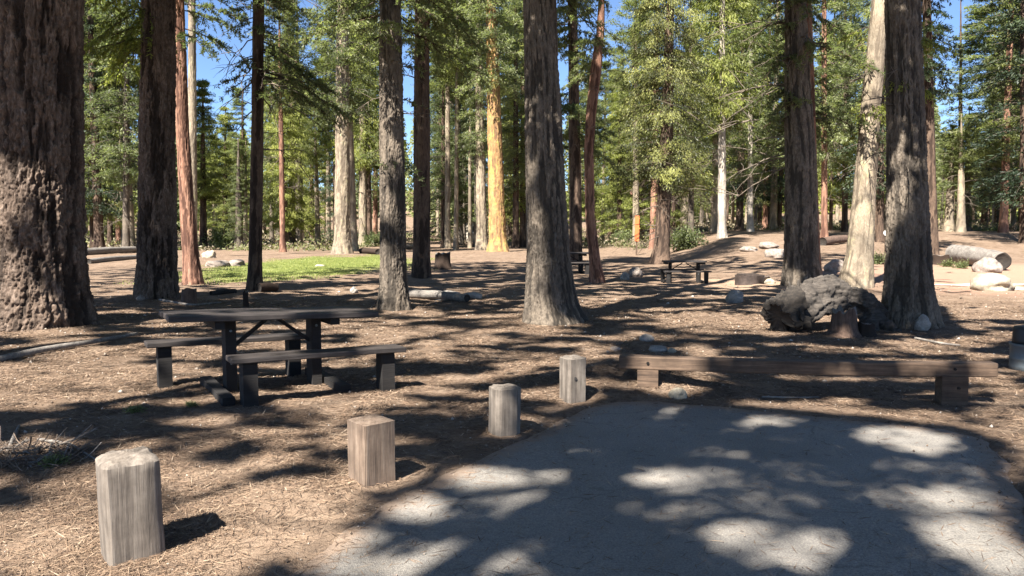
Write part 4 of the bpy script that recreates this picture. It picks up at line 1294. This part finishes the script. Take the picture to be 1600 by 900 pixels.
def bar(p, q, w, h, m, name, parent):
    p, q = Vector(p), Vector(q); d = q - p
    o = pymesh(name, box_bm(d.length, w, h), [m], parent, bevel=.006)
    o.location = (p + q) / 2; o.rotation_euler = d.to_track_quat('X', 'Z').to_euler()
    return o
def picnic_table(loc, rz, label, legs_x=.42, top_l=1.86, group='picnic tables', drop=0.0, skew=0.0, scale=1.0):
    root = empty('picnic_table', loc, label, 'picnic table', group, rz)
    plank(top_l, .23, .055, W_TOP, 'tabletop_plank', root, (0, -.242, .755), 0, 1, drop)
    plank(top_l, .23, .055, W_TOP, 'tabletop_plank', root, (.004, 0, .757), 0, 2, drop)
    plank(top_l, .23, .055, W_TOP, 'tabletop_plank', root, (-.004, .242, .755), 0, 3, drop)
    for s in (-1, 1):
        zt = .725 + drop * s * legs_x
        pymesh('leg', box_bm(.10, .2, zt + .15, (s * legs_x, 0, (zt - .15) / 2)), [W_TABLE], root, bevel=.006)
        pymesh('crosspiece', box_bm(.09, .62, .07, (s * legs_x * 1.32, 0, zt - .037)), [W_TABLE], root, bevel=.006)
        for zz in (.30, .62):
            bm = bmesh.new(); bmesh.ops.create_cone(bm, cap_ends=True, segments=10, radius1=.014, radius2=.011, depth=.014)
            bo = pymesh('bolt', bm, [M_GALV], root); bo.rotation_euler = (math.pi / 2, 0, 0); bo.location = (s * legs_x, -.105, zz)
        bar((s * (legs_x - .05), 0, .46), (s * .06, 0, .70), .035, .035, W_TABLE, 'brace', root)
        pymesh('ground_skid', box_bm(.11, 1.22, .085, (s * (legs_x + .13), 0, .03)), [W_TABLE], root, bevel=.008)
    for s in (-1, 1):
        plank(1.66, .27, .05, W_TOP, 'seat', root, (-s * skew, s * .70, .425), 0, 5 + s, drop * .5)
        for e in (-1, 1):
            pymesh('seat_leg', box_bm(.13, .17, .52, (e * .66 - s * skew, s * .70, .14)), [W_TABLE], root, bevel=.006)
    root.scale = (scale,) * 3
    return root
pt = picnic_table((-2.42, 7.70, gz(-2.42, 7.7)), math.radians(31), 'dark brown picnic table with two benches in the left foreground', .42, 2.0, drop=-.03, skew=.27)
b = ground_hit(1073, 443)
picnic_table((b.x, b.y + .4, b.z), math.radians(-3), 'small looking distant picnic table left of the rusty fire ring', .5, 1.5, scale=.85)
b = ground_hit(868, 428)
t3 = picnic_table((b.x + .4, b.y, b.z), math.radians(4), 'dark distant picnic table mostly hidden behind the big central trunk', .5, 2.2)

# ------------------------------------------------------------------ rocks
def rock(px, py, w, h, m, label, seed, name='rock', flat=.0, group='rocks on the campsite floor', dy=0, facets=0):
    b = ground_hit(px, py)
    s = FPX / b.y
    bm = bmesh.new()
    bmesh.ops.create_icosphere(bm, subdivisions=4, radius=1)
    W, Hh = w / s / 2, h / s
    for v in bm.verts:
        c = v.co
        n = float(fbm(c.x * 1.2 + seed, c.y * 1.2, c.z * 1.2, seed, 3)) - .5
        n2 = float(fbm(c.x * 4 + seed, c.y * 4, c.z * 4, seed + 3, 2)) - .5
        k = 1 + n * .75 + n2 * .12
        v.co = (c.x * W * k, c.y * W * .8 * k, max(c.z, -.55) * Hh * .62 * k)
    o = pymesh(name, bm, [m], smooth=True)
    o.location = (b.x, b.y + dy, b.z + Hh * .22); o.rotation_euler = (0, 0, seed)
    tagit(o, label, 'rock' if name == 'rock' else 'boulder', group)
    return o
rock(1058, 621, 28, 19, ROCK_W, 'white fist sized stone in front of the timber barrier', 3)
rock(1148, 472, 30, 23, ROCK_G, 'rounded grey boulder standing alone in the shade before the distant table', 5, 'boulder')
rock(1549, 451, 66, 29, ROCK_W, 'large smooth cream boulder on the bare dirt at the right', 8, 'boulder')
rock(1590, 452, 22, 8, ROCK_W, 'low pale stone just right of the cream boulder', 9)
rock(1203, 443, 18, 10, ROCK_W, 'small bright stone right of the fire ring', 10)
rock(700, 469, 56, 15, ROCK_G, 'long flat grey rock in the row right of the mottled trunk', 11)
rock(738, 468, 34, 10, ROCK_G, 'flat rock at the right end of the row beyond the mottled trunk', 12)
rock(655, 466, 26, 12, ROCK_G, 'pale rock touching the right side of the mottled trunk', 13)
rock(1010, 532, 26, 12, ROCK_G, 'grey stone, leftmost of the cluster behind the timber barrier', 14)
rock(1028, 549, 30, 11, ROCK_G, 'flat stone in the middle of the cluster behind the timber barrier', 15)
rock(1050, 551, 14, 9, ROCK_W, 'small pale stone, rightmost of the cluster behind the timber barrier', 16)
rock(976, 436, 20, 14, ROCK_G, 'grey rock, left of the pair right of the crooked trunk', 17)
rock(992, 433, 24, 16, ROCK_B, 'brown rock, right of the pair right of the crooked trunk', 18)
rock(962, 547, 16, 8, ROCK_B, 'small brown stone left of the stone cluster', 19)
rock(1200, 388, 34, 11, ROCK_B, 'brown grey boulder highest on the shaded slope left of the broad trunk', 20, 'boulder')
rock(1170, 392, 28, 9, ROCK_B, 'brown grey boulder on the shaded slope above the fire ring', 21, 'boulder')
rock(1212, 402, 34, 16, ROCK_B, 'largest brown boulder, low on the shaded slope left of the broad trunk', 22, 'boulder')
rock(1305, 425, 38, 22, ROCK_B, 'brown grey rock against the right side of the broad shaded trunk', 23, 'boulder')
rock(1545, 426, 42, 24, ROCK_B, 'mottled rock below the right end of the long log', 24, 'boulder')
rock(327, 403, 22, 14, ROCK_W, 'pale rock at the meadow edge right of the leaning reddish trunk', 25)
rock(340, 417, 40, 13, ROCK_B, 'dark rock, left of the shaded row before the meadow', 26)
rock(368, 416, 36, 12, ROCK_B, 'dark rock, right of the shaded row before the meadow', 27)
rock(220, 0 + 470, 14, 8, ROCK_B, 'small dark rock at the foot of the second dark trunk', 28)
rock(500, 417, 16, 5, ROCK_W, 'small white stone lying on the meadow grass', 29)
rock(330 + 223, 455, 14, 10, ROCK_G, 'small stone left of the mottled grey brown trunk', 30)
rock(1413, 506, 22, 22, ROCK_G, 'grey stone leaning on the foot of the right hand trunk', 31, dy=-.55)

# ------------------------------------------------------------------ logs, stumps, burl
def tube_thing(name, pts, m, label, cat, seed=0, sides=40, rows=60, amp=.04, parent=None, capm=None, sc=5, endcut=True, ridged=0.0):
    """pts: (x,y,z,r) world; organic bent timber with closed ends"""
    P = interp_path(pts, rows)
    # smooth
    for _ in range(6): P[1:-1] = (P[:-2] + P[1:-1] * 2 + P[2:]) / 4
    C = P[:, :3]; R = P[:, 3]
    Tn = norm(np.gradient(C, axis=0))
    A = norm(np.cross(Tn, [0, 0, 1.])); Bv = np.cross(Tn, A)
    th = np.arange(sides) * 2 * math.pi / sides
    dirs = A[:, None] * np.cos(th)[None, :, None] + Bv[:, None] * np.sin(th)[None, :, None]
    base = C[:, None] + dirs * R[:, None, None]
    nn = fbm(base[..., 0] * sc, base[..., 1] * sc, base[..., 2] * sc, seed, 4) - .5
    gr = fbm(np.cos(th)[None] * 3 * np.ones_like(nn), np.sin(th)[None] * 3 * np.ones_like(nn), np.linspace(0, 2, rows)[:, None] * np.ones_like(nn), seed + 7, 3) - .5
    V = base + dirs * ((nn * 2 * amp + gr * ridged) * np.minimum(1, R[:, None] / .1))[..., None]
    V = V.reshape(-1, 3)
    idx = np.arange(rows * sides).reshape(rows, sides)
    a, b = idx[:-1], idx[1:]
    F = np.stack([a, np.roll(a, -1, 1), np.roll(b, -1, 1), b], -1).reshape(-1, 4)
    # recessed end caps: inner ring pulled in
    ex, ef = [], []
    nv = len(V)
    for e, sgn in ((0, 1), (rows - 1, -1)):
        ring = V.reshape(rows, sides, 3)[e]
        c = ring.mean(0)
        ins = c + (ring - c) * .8 + Tn[e] * sgn * .03 * (R[e] / .2)
        ex.append(ins); ii_ = np.arange(sides) + nv; nv += sides
        q = np.stack([idx[e], np.roll(idx[e], -1), np.roll(ii_, -1), ii_], 1)
        ef.append(q)
        deep = c[None] + Tn[e] * sgn * .06 * (R[e] / .2)
        ex.append(deep); ci = nv; nv += 1
        ef.append(np.stack([ii_, np.roll(ii_, -1), np.full(sides, ci), np.full(sides, ci)], 1)[:, :3])
    faces = [np.concatenate([F, ef[0], ef[2]]), np.concatenate([ef[1], ef[3]])]
    V = np.concatenate([V] + ex)
    mi = np.concatenate([np.zeros(len(F)), np.ones(2 * sides), np.ones(2 * sides)])
    o0 = np.array(pts[0][:3]) if parent is None else np.zeros(3)
    me = np_mesh(name, V - o0, faces, [m, capm or m], mi, smooth=True)
    o = link(name, me, parent, o0)
    if label: tagit(o, label, cat)
    return o
def pd(px, py, Y, rpx):
    q = at_depth(px, py, Y); return (q.x, q.y, q.z, rpx / FPX * Y)
Yb = 12.6
root = empty('burl_log', ground_hit(1300, 518), 'twisted hollow grey burl log with a black gaping left end, arched over a broken stump', 'log')
ro = np.array(root.location)
def rel(l): return [tuple(np.array(p[:3]) - ro) + (p[3],) for p in l]
W_BURL = wood_mat('burl_wood', (.012, .010, .008), (.042, .035, .029), (.10, .086, .073), 0, .95)
parts_ = [
    tube_thing('log_body', rel([pd(1232, 494, Yb - .35, 24), pd(1248, 482, Yb - .25, 28), pd(1272, 466, Yb - .1, 24), pd(1303, 462, Yb, 19), pd(1338, 468, Yb, 18), pd(1365, 485, Yb, 14), pd(1388, 510, Yb, 10)]), W_BURL, None, None, 61, 48, 70, .07, root, W_BURL, 6, ridged=.2),
    tube_thing('log_body', rel([pd(1238, 462, Yb - .1, 8), pd(1256, 454, Yb, 13), pd(1280, 450, Yb + .1, 15), pd(1302, 448, Yb + .1, 15), pd(1326, 457, Yb + .1, 10)]), W_BURL, None, None, 62, 40, 40, .09, root, W_BURL, 9, ridged=.2),
    tube_thing('log_body', rel([pd(1240, 512, Yb - .45, 9), pd(1262, 498, Yb - .5, 10), pd(1285, 482, Yb - .35, 11), pd(1318, 474, Yb - .22, 10)]), W_BURL, None, None, 66, 24, 40, .04, root, W_BURL, 9, ridged=.2),
    tube_thing('log_body', rel([pd(1360, 486, Yb, 13), pd(1388, 512, Yb - .3, 9), pd(1410, 526, Yb - .6, 6), pd(1448, 538, Yb - .8, 3)]), W_BURL, None, None, 64, 20, 40, .02, root, None, 8),
    tube_thing('log_body', rel([pd(1358, 480, Yb + .2, 12), pd(1384, 490, Yb + .1, 8), pd(1404, 507, Yb, 5)]), W_BURL, None, None, 65, 20, 30, .02, root, None, 8),
    tube_thing('log_body', rel([pd(1350, 478, Yb + .1, 10), pd(1362, 505, Yb - .15, 12), pd(1358, 524, Yb - .3, 16)]), W_BURL, None, None, 67, 24, 30, .04, root, None, 8, ridged=.2)]
bmj = bmesh.new()
for o in parts_:
    bmj.from_mesh(o.data)
    bpy.data.objects.remove(o)
o = pymesh('log_body', bmj, [W_BURL], root, smooth=True)
m_ = o.modifiers.new('fuse', 'REMESH'); m_.mode = 'VOXEL'; m_.voxel_size = .018; m_.use_smooth_shade = True
for nm_, sc_, st_ in (('knots', .16, .10), ('grain', .05, .045)):
    tx = bpy.data.textures.new(nm_, 'CLOUDS'); tx.noise_scale = sc_; tx.noise_depth = 3
    m_ = o.modifiers.new(nm_, 'DISPLACE'); m_.texture = tx; m_.strength = st_; m_.mid_level = .5; m_.texture_coords = 'LOCAL'
tube_thing('hollow_end', rel([pd(1214, 496, Yb - .60, 20), pd(1220, 490, Yb - .48, 30), pd(1234, 487, Yb - .36, 34), pd(1250, 484, Yb - .3, 24)]), W_BLACK, None, None, 63, 72, 50, .15, root, W_BLACK, 7, ridged=.3)
for sx, sy, ex_, ey in ((1238, 455, 1232, 440), (1246, 452, 1248, 437), (1258, 450, 1270, 438)):
    tube_thing('splinter', rel([pd(sx, sy + 6, Yb - .2, 4), pd(ex_, ey, Yb - .2, 1.2)]), W_BURL, None, None, sx, 10, 10, .01, root)
def stump(px, py, w, h, m, label, seed, capm=W_GREY, flare=1.3, name='tree_stump', jag=.06):
    b = ground_hit(px, py); s = FPX / b.y
    R = w / s / 2; Hh = h / s
    sides, rows = 36, 18
    th = np.arange(sides) * 2 * math.pi / sides; z = np.linspace(-.06, 1, rows)
    Z, Tt = np.meshgrid(z, th, indexing='ij')
    rr = R * (1 + (flare - 1) * np.exp(-np.clip(Z, 0, 1) * 5)) * (1 + .30 * (fbm(np.cos(Tt) * 2.2 + seed, np.sin(Tt) * 2.2, Z * .8, seed, 3) - .5))
    top = 1 + jag * 4 * (noise3(np.cos(th) * 2 + seed, np.sin(th) * 2, 0, seed + 2) - .5)
    ZZ = np.where(Z > 0, Z * top[None], Z) * Hh
    V = np.stack([rr * np.cos(Tt), rr * np.sin(Tt), ZZ], -1).reshape(-1, 3)
    idx = np.arange(rows * sides).reshape(rows, sides); a, c = idx[:-1], idx[1:]
    F = np.stack([a, np.roll(a, -1, 1), np.roll(c, -1, 1), c], -1).reshape(-1, 4)
    ring = V[-sides:]; cc = ring.mean(0)
    ins = cc + (ring - cc) * .55 - np.array([0, 0, .03 * Hh]); V2 = np.concatenate([V, ins, [cc - np.array([0, 0, .08 * Hh])]])
    i2 = np.arange(sides) + len(V)
    q = np.stack([idx[-1], np.roll(idx[-1], -1), np.roll(i2, -1), i2], 1)
    t3_ = np.stack([i2, np.roll(i2, -1), np.full(sides, len(V2) - 1)], 1)
    o = link(name, np_mesh(name, V2, [np.concatenate([F, q]), t3_], [m, capm], np.concatenate([np.zeros(len(F)), np.ones(2 * sides)]), smooth=True), None, (b.x, b.y, b.z))
    return tagit(o, label, 'stump')
stump(1318, 524, 36, 40, W_RED, 'broken brown stump standing under the arched burl log', 71, flare=1.5, jag=.12)
stump(1352, 524, 26, 20, BARK['dark'], 'low dark stump beside the broken brown one under the burl log', 72, flare=1.5, jag=.1)
stump(296, 475, 22, 24, W_RED, 'small split red brown stump at the foot of the second dark trunk', 73)
stump(384, 480, 8, 24, BARK['brown'], 'thin dark upright stub just behind the picnic table', 74)
stump(692, 421, 24, 24, BARK['brown'], 'short brown stump right of the straight blackish trunk', 75)
stump(1470, 412, 26, 14, BARK['brown'], 'low dark stump left of the long fallen log', 76)
stump(1182 + 14, 441, 12, 10, BARK['brown'], 'tiny brown stump between the fire ring and the bright stone', 77)
def log(p, q, r, m, label, seed, rows=50, capm=None):
    tube_thing('fallen_log', [p + (r,), tuple((np.array(p) + np.array(q)) / 2 + np.array([0, 0, .03])) + (r * .95,), q + (r * .85,)], m, label, 'log', seed, 36, rows, r * .1, None, capm or W_BLACK, 4, ridged=r * .12)
def gp(px, py, lift=0):
    b = ground_hit(px, py); return (b.x, b.y, b.z + lift)
a_, b_ = ground_hit(1490, 412), ground_hit(1566, 423)
log((a_.x, a_.y, a_.z + .40), (b_.x, b_.y, b_.z + .34), .40, W_GREY, 'long thick grey fallen log with a dark end behind the cream boulder', 81)
log(gp(130, 399, .2), gp(212, 395, .2), .25, W_GREY, 'pale fallen log lying behind the massive and second trunks', 82)
log(gp(138, 411, .12), gp(214, 405, .12), .14, W_GREY, 'thinner fallen log in front of the pale log at left', 83)
log(gp(404, 459, .10), gp(432, 457, .10), .12, BARK['brown'], 'short dark log right of the slim dark trunk foot', 84)
log(gp(330, 462, .04), gp(368, 460, .04), .07, W_BLACK, 'short black stick on the ground left of the slim dark trunk', 85)
log(gp(600, 392, .15), gp(652, 389, .2), .2, W_GREY, 'grey fallen log behind the mottled grey brown trunk', 86)
log(gp(565, 396, .2), gp(590, 398, .2), .2, BARK['brown'], 'short brown log at the meadow edge right of the thick pale trunk', 87)
log(gp(640, 466, .1), gp(730, 476, .1), .10, W_GREY, 'thin grey log lying along the flat rocks right of the mottled trunk', 88)
log(gp(1285, 384, .2), gp(1322, 380, .25), .25, W_RED, 'reddish fallen log on the slope behind the leaning pale trunk', 89)

# ------------------------------------------------------------------ fire ring, bin, marker, sign, outhouse
b = ground_hit(1171, 444)
root = empty('fire_ring', (b.x, b.y, b.z), 'rusty iron fire ring with a raised grate near the distant picnic table', 'fire ring')
bm = bmesh.new(); n = 36
ri = []
for z, r in ((-.03, .42), (.27, .42), (.27, .40), (-.03, .40)):
    ri.append([bm.verts.new((r * math.cos(2 * math.pi * i / n), r * math.sin(2 * math.pi * i / n), z)) for i in range(n)])
for k in range(4):
    for i in range(n): bm.faces.new((ri[k][i], ri[k][(i + 1) % n], ri[(k + 1) % 4][(i + 1) % n], ri[(k + 1) % 4][i]))
pymesh('ring_wall', bm, [M_IRON], root)
bm = bmesh.new()
for i in range(-5, 6): box_bm(.5, .012, .012, (-.05, i * .05, .30), bm)
for x in (-.3, .2): box_bm(.02, .56, .016, (x, 0, .288), bm)
pymesh('grate', bm, [M_IRON], root)
for s in (-1, 1):
    pymesh('grate_support', box_bm(.03, .02, .3, (-.05, s * .3, .16)), [M_IRON], root)

q = ground_hit(1609, 578)
root = empty('litter_bin', (q.x, q.y, q.z), 'grey round bin with a dark lid cut by the right edge', 'bin')
def lathe(prof, n=40):
    bm = bmesh.new(); rings = []
    for r, z in prof: rings.append([bm.verts.new((r * math.cos(2 * math.pi * i / n), r * math.sin(2 * math.pi * i / n), z)) for i in range(n)])
    for k in range(len(rings) - 1):
        for i in range(n): bm.faces.new((rings[k][i], rings[k][(i + 1) % n], rings[k + 1][(i + 1) % n], rings[k + 1][i]))
    bm.faces.new(rings[0][::-1]); bm.faces.new(rings[-1])
    return bm
pymesh('body', lathe([(.205, -.03), (.205, .02), (.21, .03), (.205, .05), (.205, .12), (.212, .13), (.205, .14), (.205, .27), (.215, .28), (.215, .30)]), [M_GALV], root, smooth=True)
pymesh('lid', lathe([(.19, .302), (.185, .34), (.185, .46), (.175, .49), (.10, .505), (.02, .51)]), [M_LID], root, smooth=True)

b = ground_hit(995, 383)
b = at_depth(995, 378, 50); zb = gz(b.x, b.y)
root = empty('marker_post', (b.x, b.y, zb), 'narrow upright orange red board standing among the bright young cedars', 'marker')
pymesh('board', box_bm(.28, .06, 1.65, (0, 0, 1.75)), [M_ORANGE], root, bevel=.01)
pymesh('stake', box_bm(.10, .08, 1.3, (0, .075, .55)), [W_BEAM], root, bevel=.01)

q = at_depth(1384, 364, 38); zb = gz(q.x, q.y)
root = empty('small_sign', (q.x, q.y, zb), 'tiny round white sign on a stake left of the right hand trunk', 'sign')
bm = bmesh.new(); bmesh.ops.create_cone(bm, cap_ends=True, segments=24, radius1=.13, radius2=.13, depth=.02)
o = pymesh('plate', bm, [M_WHITE], root); o.rotation_euler = (math.pi / 2, 0, 0); o.location = (0, -.045, q.z - zb)
pymesh('stake', box_bm(.06, .06, q.z - zb + .3, (0, 0, (q.z - zb) / 2 - .02)), [W_BEAM], root)

q = at_depth(738, 365, 88); zb = gz(q.x, q.y)
root = empty('outhouse', (q.x, q.y, zb), 'small pale outhouse with a dark window far behind the grey pale trunk', 'outhouse')
pymesh('wall', box_bm(2.2, 2.0, 2.4, (0, 0, 1.1)), [M_SHED], root)
bm = bmesh.new()
pf = [(-1.35, 2.302), (1.35, 2.302), (0, 3.0)]
vs = [[bm.verts.new((x, y, z)) for x, z in pf] for y in (-1.25, 1.25)]
bm.faces.new(vs[0]); bm.faces.new(vs[1][::-1])
for i in range(3): bm.faces.new((vs[0][i], vs[0][(i + 1) % 3], vs[1][(i + 1) % 3], vs[1][i]))
pymesh('roof', bm, [W_BEAM], root)
fr_ = pymesh('window', box_bm(.62, .05, .82, (.3, -1.02, 1.5)), [M_WHITE], root)
pymesh('pane', box_bm(.48, .03, .68, (.3, -1.045, 1.5)), [M_DARKHOLE], fr_)

# ------------------------------------------------------------------ brush heap and sticks at the left
def heap(px, py, w, h, n, label, seed, L=.5):
    b = ground_hit(px, py); s = FPX / b.y
    g = np.random.default_rng(seed)
    W = w / s / 2; Hh = h / s
    paths, rad = [], []
    for i in range(n):
        r = math.sqrt(g.random()) ; a = g.random() * 6.283
        c = np.array([r * math.cos(a) * W, r * math.sin(a) * W * .7, Hh * (1 - r) * g.random()])
        d = norm(np.array([g.normal(), g.normal(), g.normal() * .35])); l2 = L * g.uniform(.3, 1.2)
        t = np.linspace(-.5, .5, 6)[:, None]
        P = c + d * l2 * t + g.normal(0, .03, 3) * (t * 2) ** 2 + g.normal(0, .008, (6, 3))
        P[:, 2] = np.maximum(P[:, 2], .004)
        paths.append(P); rad.append(np.linspace(1, .4, 6) * g.choice([.002, .002, .003, .004, .008]))
    V, F = tube_arrays(np.array(paths), np.array(rad), 5)
    o = link('brush_heap', np_mesh('brush_heap', V, F, [W_POST2, W_GREY], ((np.arange(len(F)) // 25) % 5 == 0), smooth=True), None, (b.x, b.y, b.z))
    tagit(o, label, 'brush', kind='stuff')
heap(40, 722, 190, 30, 260, 'heap of dry twigs and roots in the grass at the left edge', 91, .45)
def stick(pts, r, label, seed):
    P = [ground_hit(*p) for p in pts]
    tube_thing('dead_branch', [(q.x, q.y, q.z + r * .8 + (.02 if 0 < i < len(P) - 1 else 0), r * (1 - .6 * i / len(P))) for i, q in enumerate(P)], W_GREY, label, 'stick', seed, 12, 30, r * .2, None, W_GREY, 12)
stick([(60, 690), (110, 705), (150, 728)], .012, 'bent grey stick lying beside the twig heap toward the largest post', 92)
stick([(10, 720), (22, 690), (30, 672)], .016, 'curved thick stick in the twig heap at the left edge', 93)
stick([(-20, 568), (70, 553), (150, 541), (215, 528)], .045, 'long added limb tracing a shadow band on the ground left of the table', 94)  # limb added along the line of a cast shadow
stick([(250, 470), (300, 480), (345, 474)], .03, 'pale fallen limb between the second dark trunk and the table', 95)
stick([(1430, 530), (1470, 540), (1500, 541)], .02, 'thin grey root trailing from the burl log toward the right', 96)
stick([(1190, 620), (1240, 624), (1280, 622)], .010, 'thin stick lying under the middle of the timber barrier', 97)

# weeds
for i, (px, py, s, lab) in enumerate([(85, 735, .28, 'small green weed growing beside the twig heap'), (212, 650, .25, 'small green weed in the needles left of the picnic table'), (300, 640, .2, 'tiny green weed below the left bench of the picnic table')]):
    b = ground_hit(px, py)
    o = link('weed', SH[2], None, (b.x, b.y, b.z)); o.scale = (s, s, s * .6); o.rotation_euler = (0, 0, i)
    tagit(o, lab, 'weed', 'weeds on the forest floor')

# ------------------------------------------------------------------ ground cover: needles, grit, grass
def litter():
    g = np.random.default_rng(17)
    n = 650000
    y = 2.7 + (g.random(n) ** 1.9) * 15
    x = (g.random(n) * 2 - 1) * (.70 * y + .4)
    sd = pad_sdf(x, y)
    cl = fbm(x * 1.6, y * 1.6, 2.2, 19, 3)
    worn = sstep(.0, .55, sd) * .85 + .15
    pk = np.where(sd < 0, .012 + .12 * np.exp(sd * 9), worn * np.clip((cl - .28) * 3.2, .25, 1))
    k = g.random(n) < pk
    x, y, sd = x[k], y[k], sd[k]
    n = len(x)
    z = np.where(sd < -.02, .007, terrain(x, y)) + g.uniform(.001, .014, n) * np.where(sd < 0, .15, 1)
    a = g.random(n) * 6.283
    ax = np.stack([np.cos(a), np.sin(a), g.normal(0, .16, n) * np.where(sd < 0, .1, 1)], 1)
    ln = g.uniform(.03, .12, n) * np.where(g.random(n) < .12, 1.6, 1); wd = np.clip(.0010 + .0008 * y, .0022, .011) * g.uniform(.5, 1.4, n)
    V, F = leaf_quads(np.stack([x, y, z], 1), ax, np.array([0, 0, 1.]) + g.normal(0, .25, (n, 3)), ln, wd)
    m, nd, l, b = mat('dry_needles')
    at = N(nd, 'ShaderNodeAttribute', attribute_name='tint')
    r = ramp(nd, [(.0, (.045, .029, .02)), (.4, (.12, .075, .047)), (.82, (.215, .142, .09)), (1, (.33, .25, .175))]); l.new(at.outputs['Fac'], r.inputs[0])
    l.new(r.outputs[0], b.inputs['Base Color']); b.inputs['Roughness'].default_value = .85
    o = link('pine_litter', np_mesh('pine_litter', V, F, [m], None, np.repeat(g.random(n), 4)))
    tagit(o, 'brown dry pine needles strewn over the forest floor', 'litter', kind='stuff')
    # grit and crumbs of cones
    n = 14000
    y = 2.8 + (g.random(n) ** 1.7) * 20; x = (g.random(n) * 2 - 1) * (.70 * y + .4)
    sd = pad_sdf(x, y)
    k = g.random(n) < np.where(sd < -.25, .10, np.where(sd < .1, .9, .6))
    x, y, sd = x[k], y[k], sd[k]; n = len(x)
    s = g.uniform(.003, .010, n) * np.where(g.random(n) < .03, 2.2, 1) * np.where(sd < -.1, .7, 1) * np.clip(y / 6, .8, 2)
    base = np.array([(1, 0, 0), (-1, 0, 0), (0, 1, 0), (0, -1, 0), (0, 0, .8), (0, 0, -.8)])
    jit = 1 + g.normal(0, .25, (n, 6, 1))
    z = np.where(sd < -.02, .006, terrain(x, y))
    V = (np.stack([x, y, z + s * .4], 1)[:, None] + base[None] * jit * s[:, None, None]).reshape(-1, 3)
    tri = np.array([(0, 2, 4), (2, 1, 4), (1, 3, 4), (3, 0, 4), (2, 0, 5), (1, 2, 5), (3, 1, 5), (0, 3, 5)])
    F = (np.arange(n)[:, None, None] * 6 + tri[None]).reshape(-1, 3)
    m2, nd, l, b = mat('grit')
    at = N(nd, 'ShaderNodeAttribute', attribute_name='tint')
    r = ramp(nd, [(.0, (.05, .035, .025)), (.5, (.2, .14, .095)), (.85, (.32, .27, .22)), (1, (.45, .42, .38))]); l.new(at.outputs['Fac'], r.inputs[0])
    l.new(r.outputs[0], b.inputs['Base Color']); b.inputs['Roughness'].default_value = .9
    o = link('grit', np_mesh('grit', V, F, [m2], None, np.repeat(g.random(n), 6)))
    tagit(o, 'loose grit and cone crumbs on the soil and pad edge', 'grit', kind='stuff')
    # grass of the meadow and thin tufts
    n = 160000
    y = g.uniform(22, 56, n); x = -8.8 + g.normal(0, .5, n) * 5.5
    e = ((x + 8.8) / 4.8) ** 2 + ((y - 36) / 12) ** 2 + (fbm(x * .6, y * .35, 0, 23, 3) - .5) * 3.0
    k = g.random(n) < np.clip(1.1 - e, 0, 1)
    x, y = x[k], y[k]; n = len(x)
    h = g.uniform(.025, .07, n)
    c = np.stack([x, y, terrain(x, y) + h * .4], 1)
    V, F = leaf_quads(c, np.array([0, 0, 1.]) + g.normal(0, .35, (n, 3)), np.array([0, -1., 0]) + g.normal(0, .5, (n, 3)), h * 1.3, g.uniform(.008, .022, n))
    gm = leaf_mat('grass', (.12, .15, .04), (.22, .26, .07), (.34, .34, .12), .4)
    o = link('meadow_grass', np_mesh('meadow_grass', V, F, [gm], None, np.repeat(g.random(n), 4)))
    tagit(o, 'short bright grass of the meadow behind the slim dark trunk', 'grass', kind='stuff')
litter()
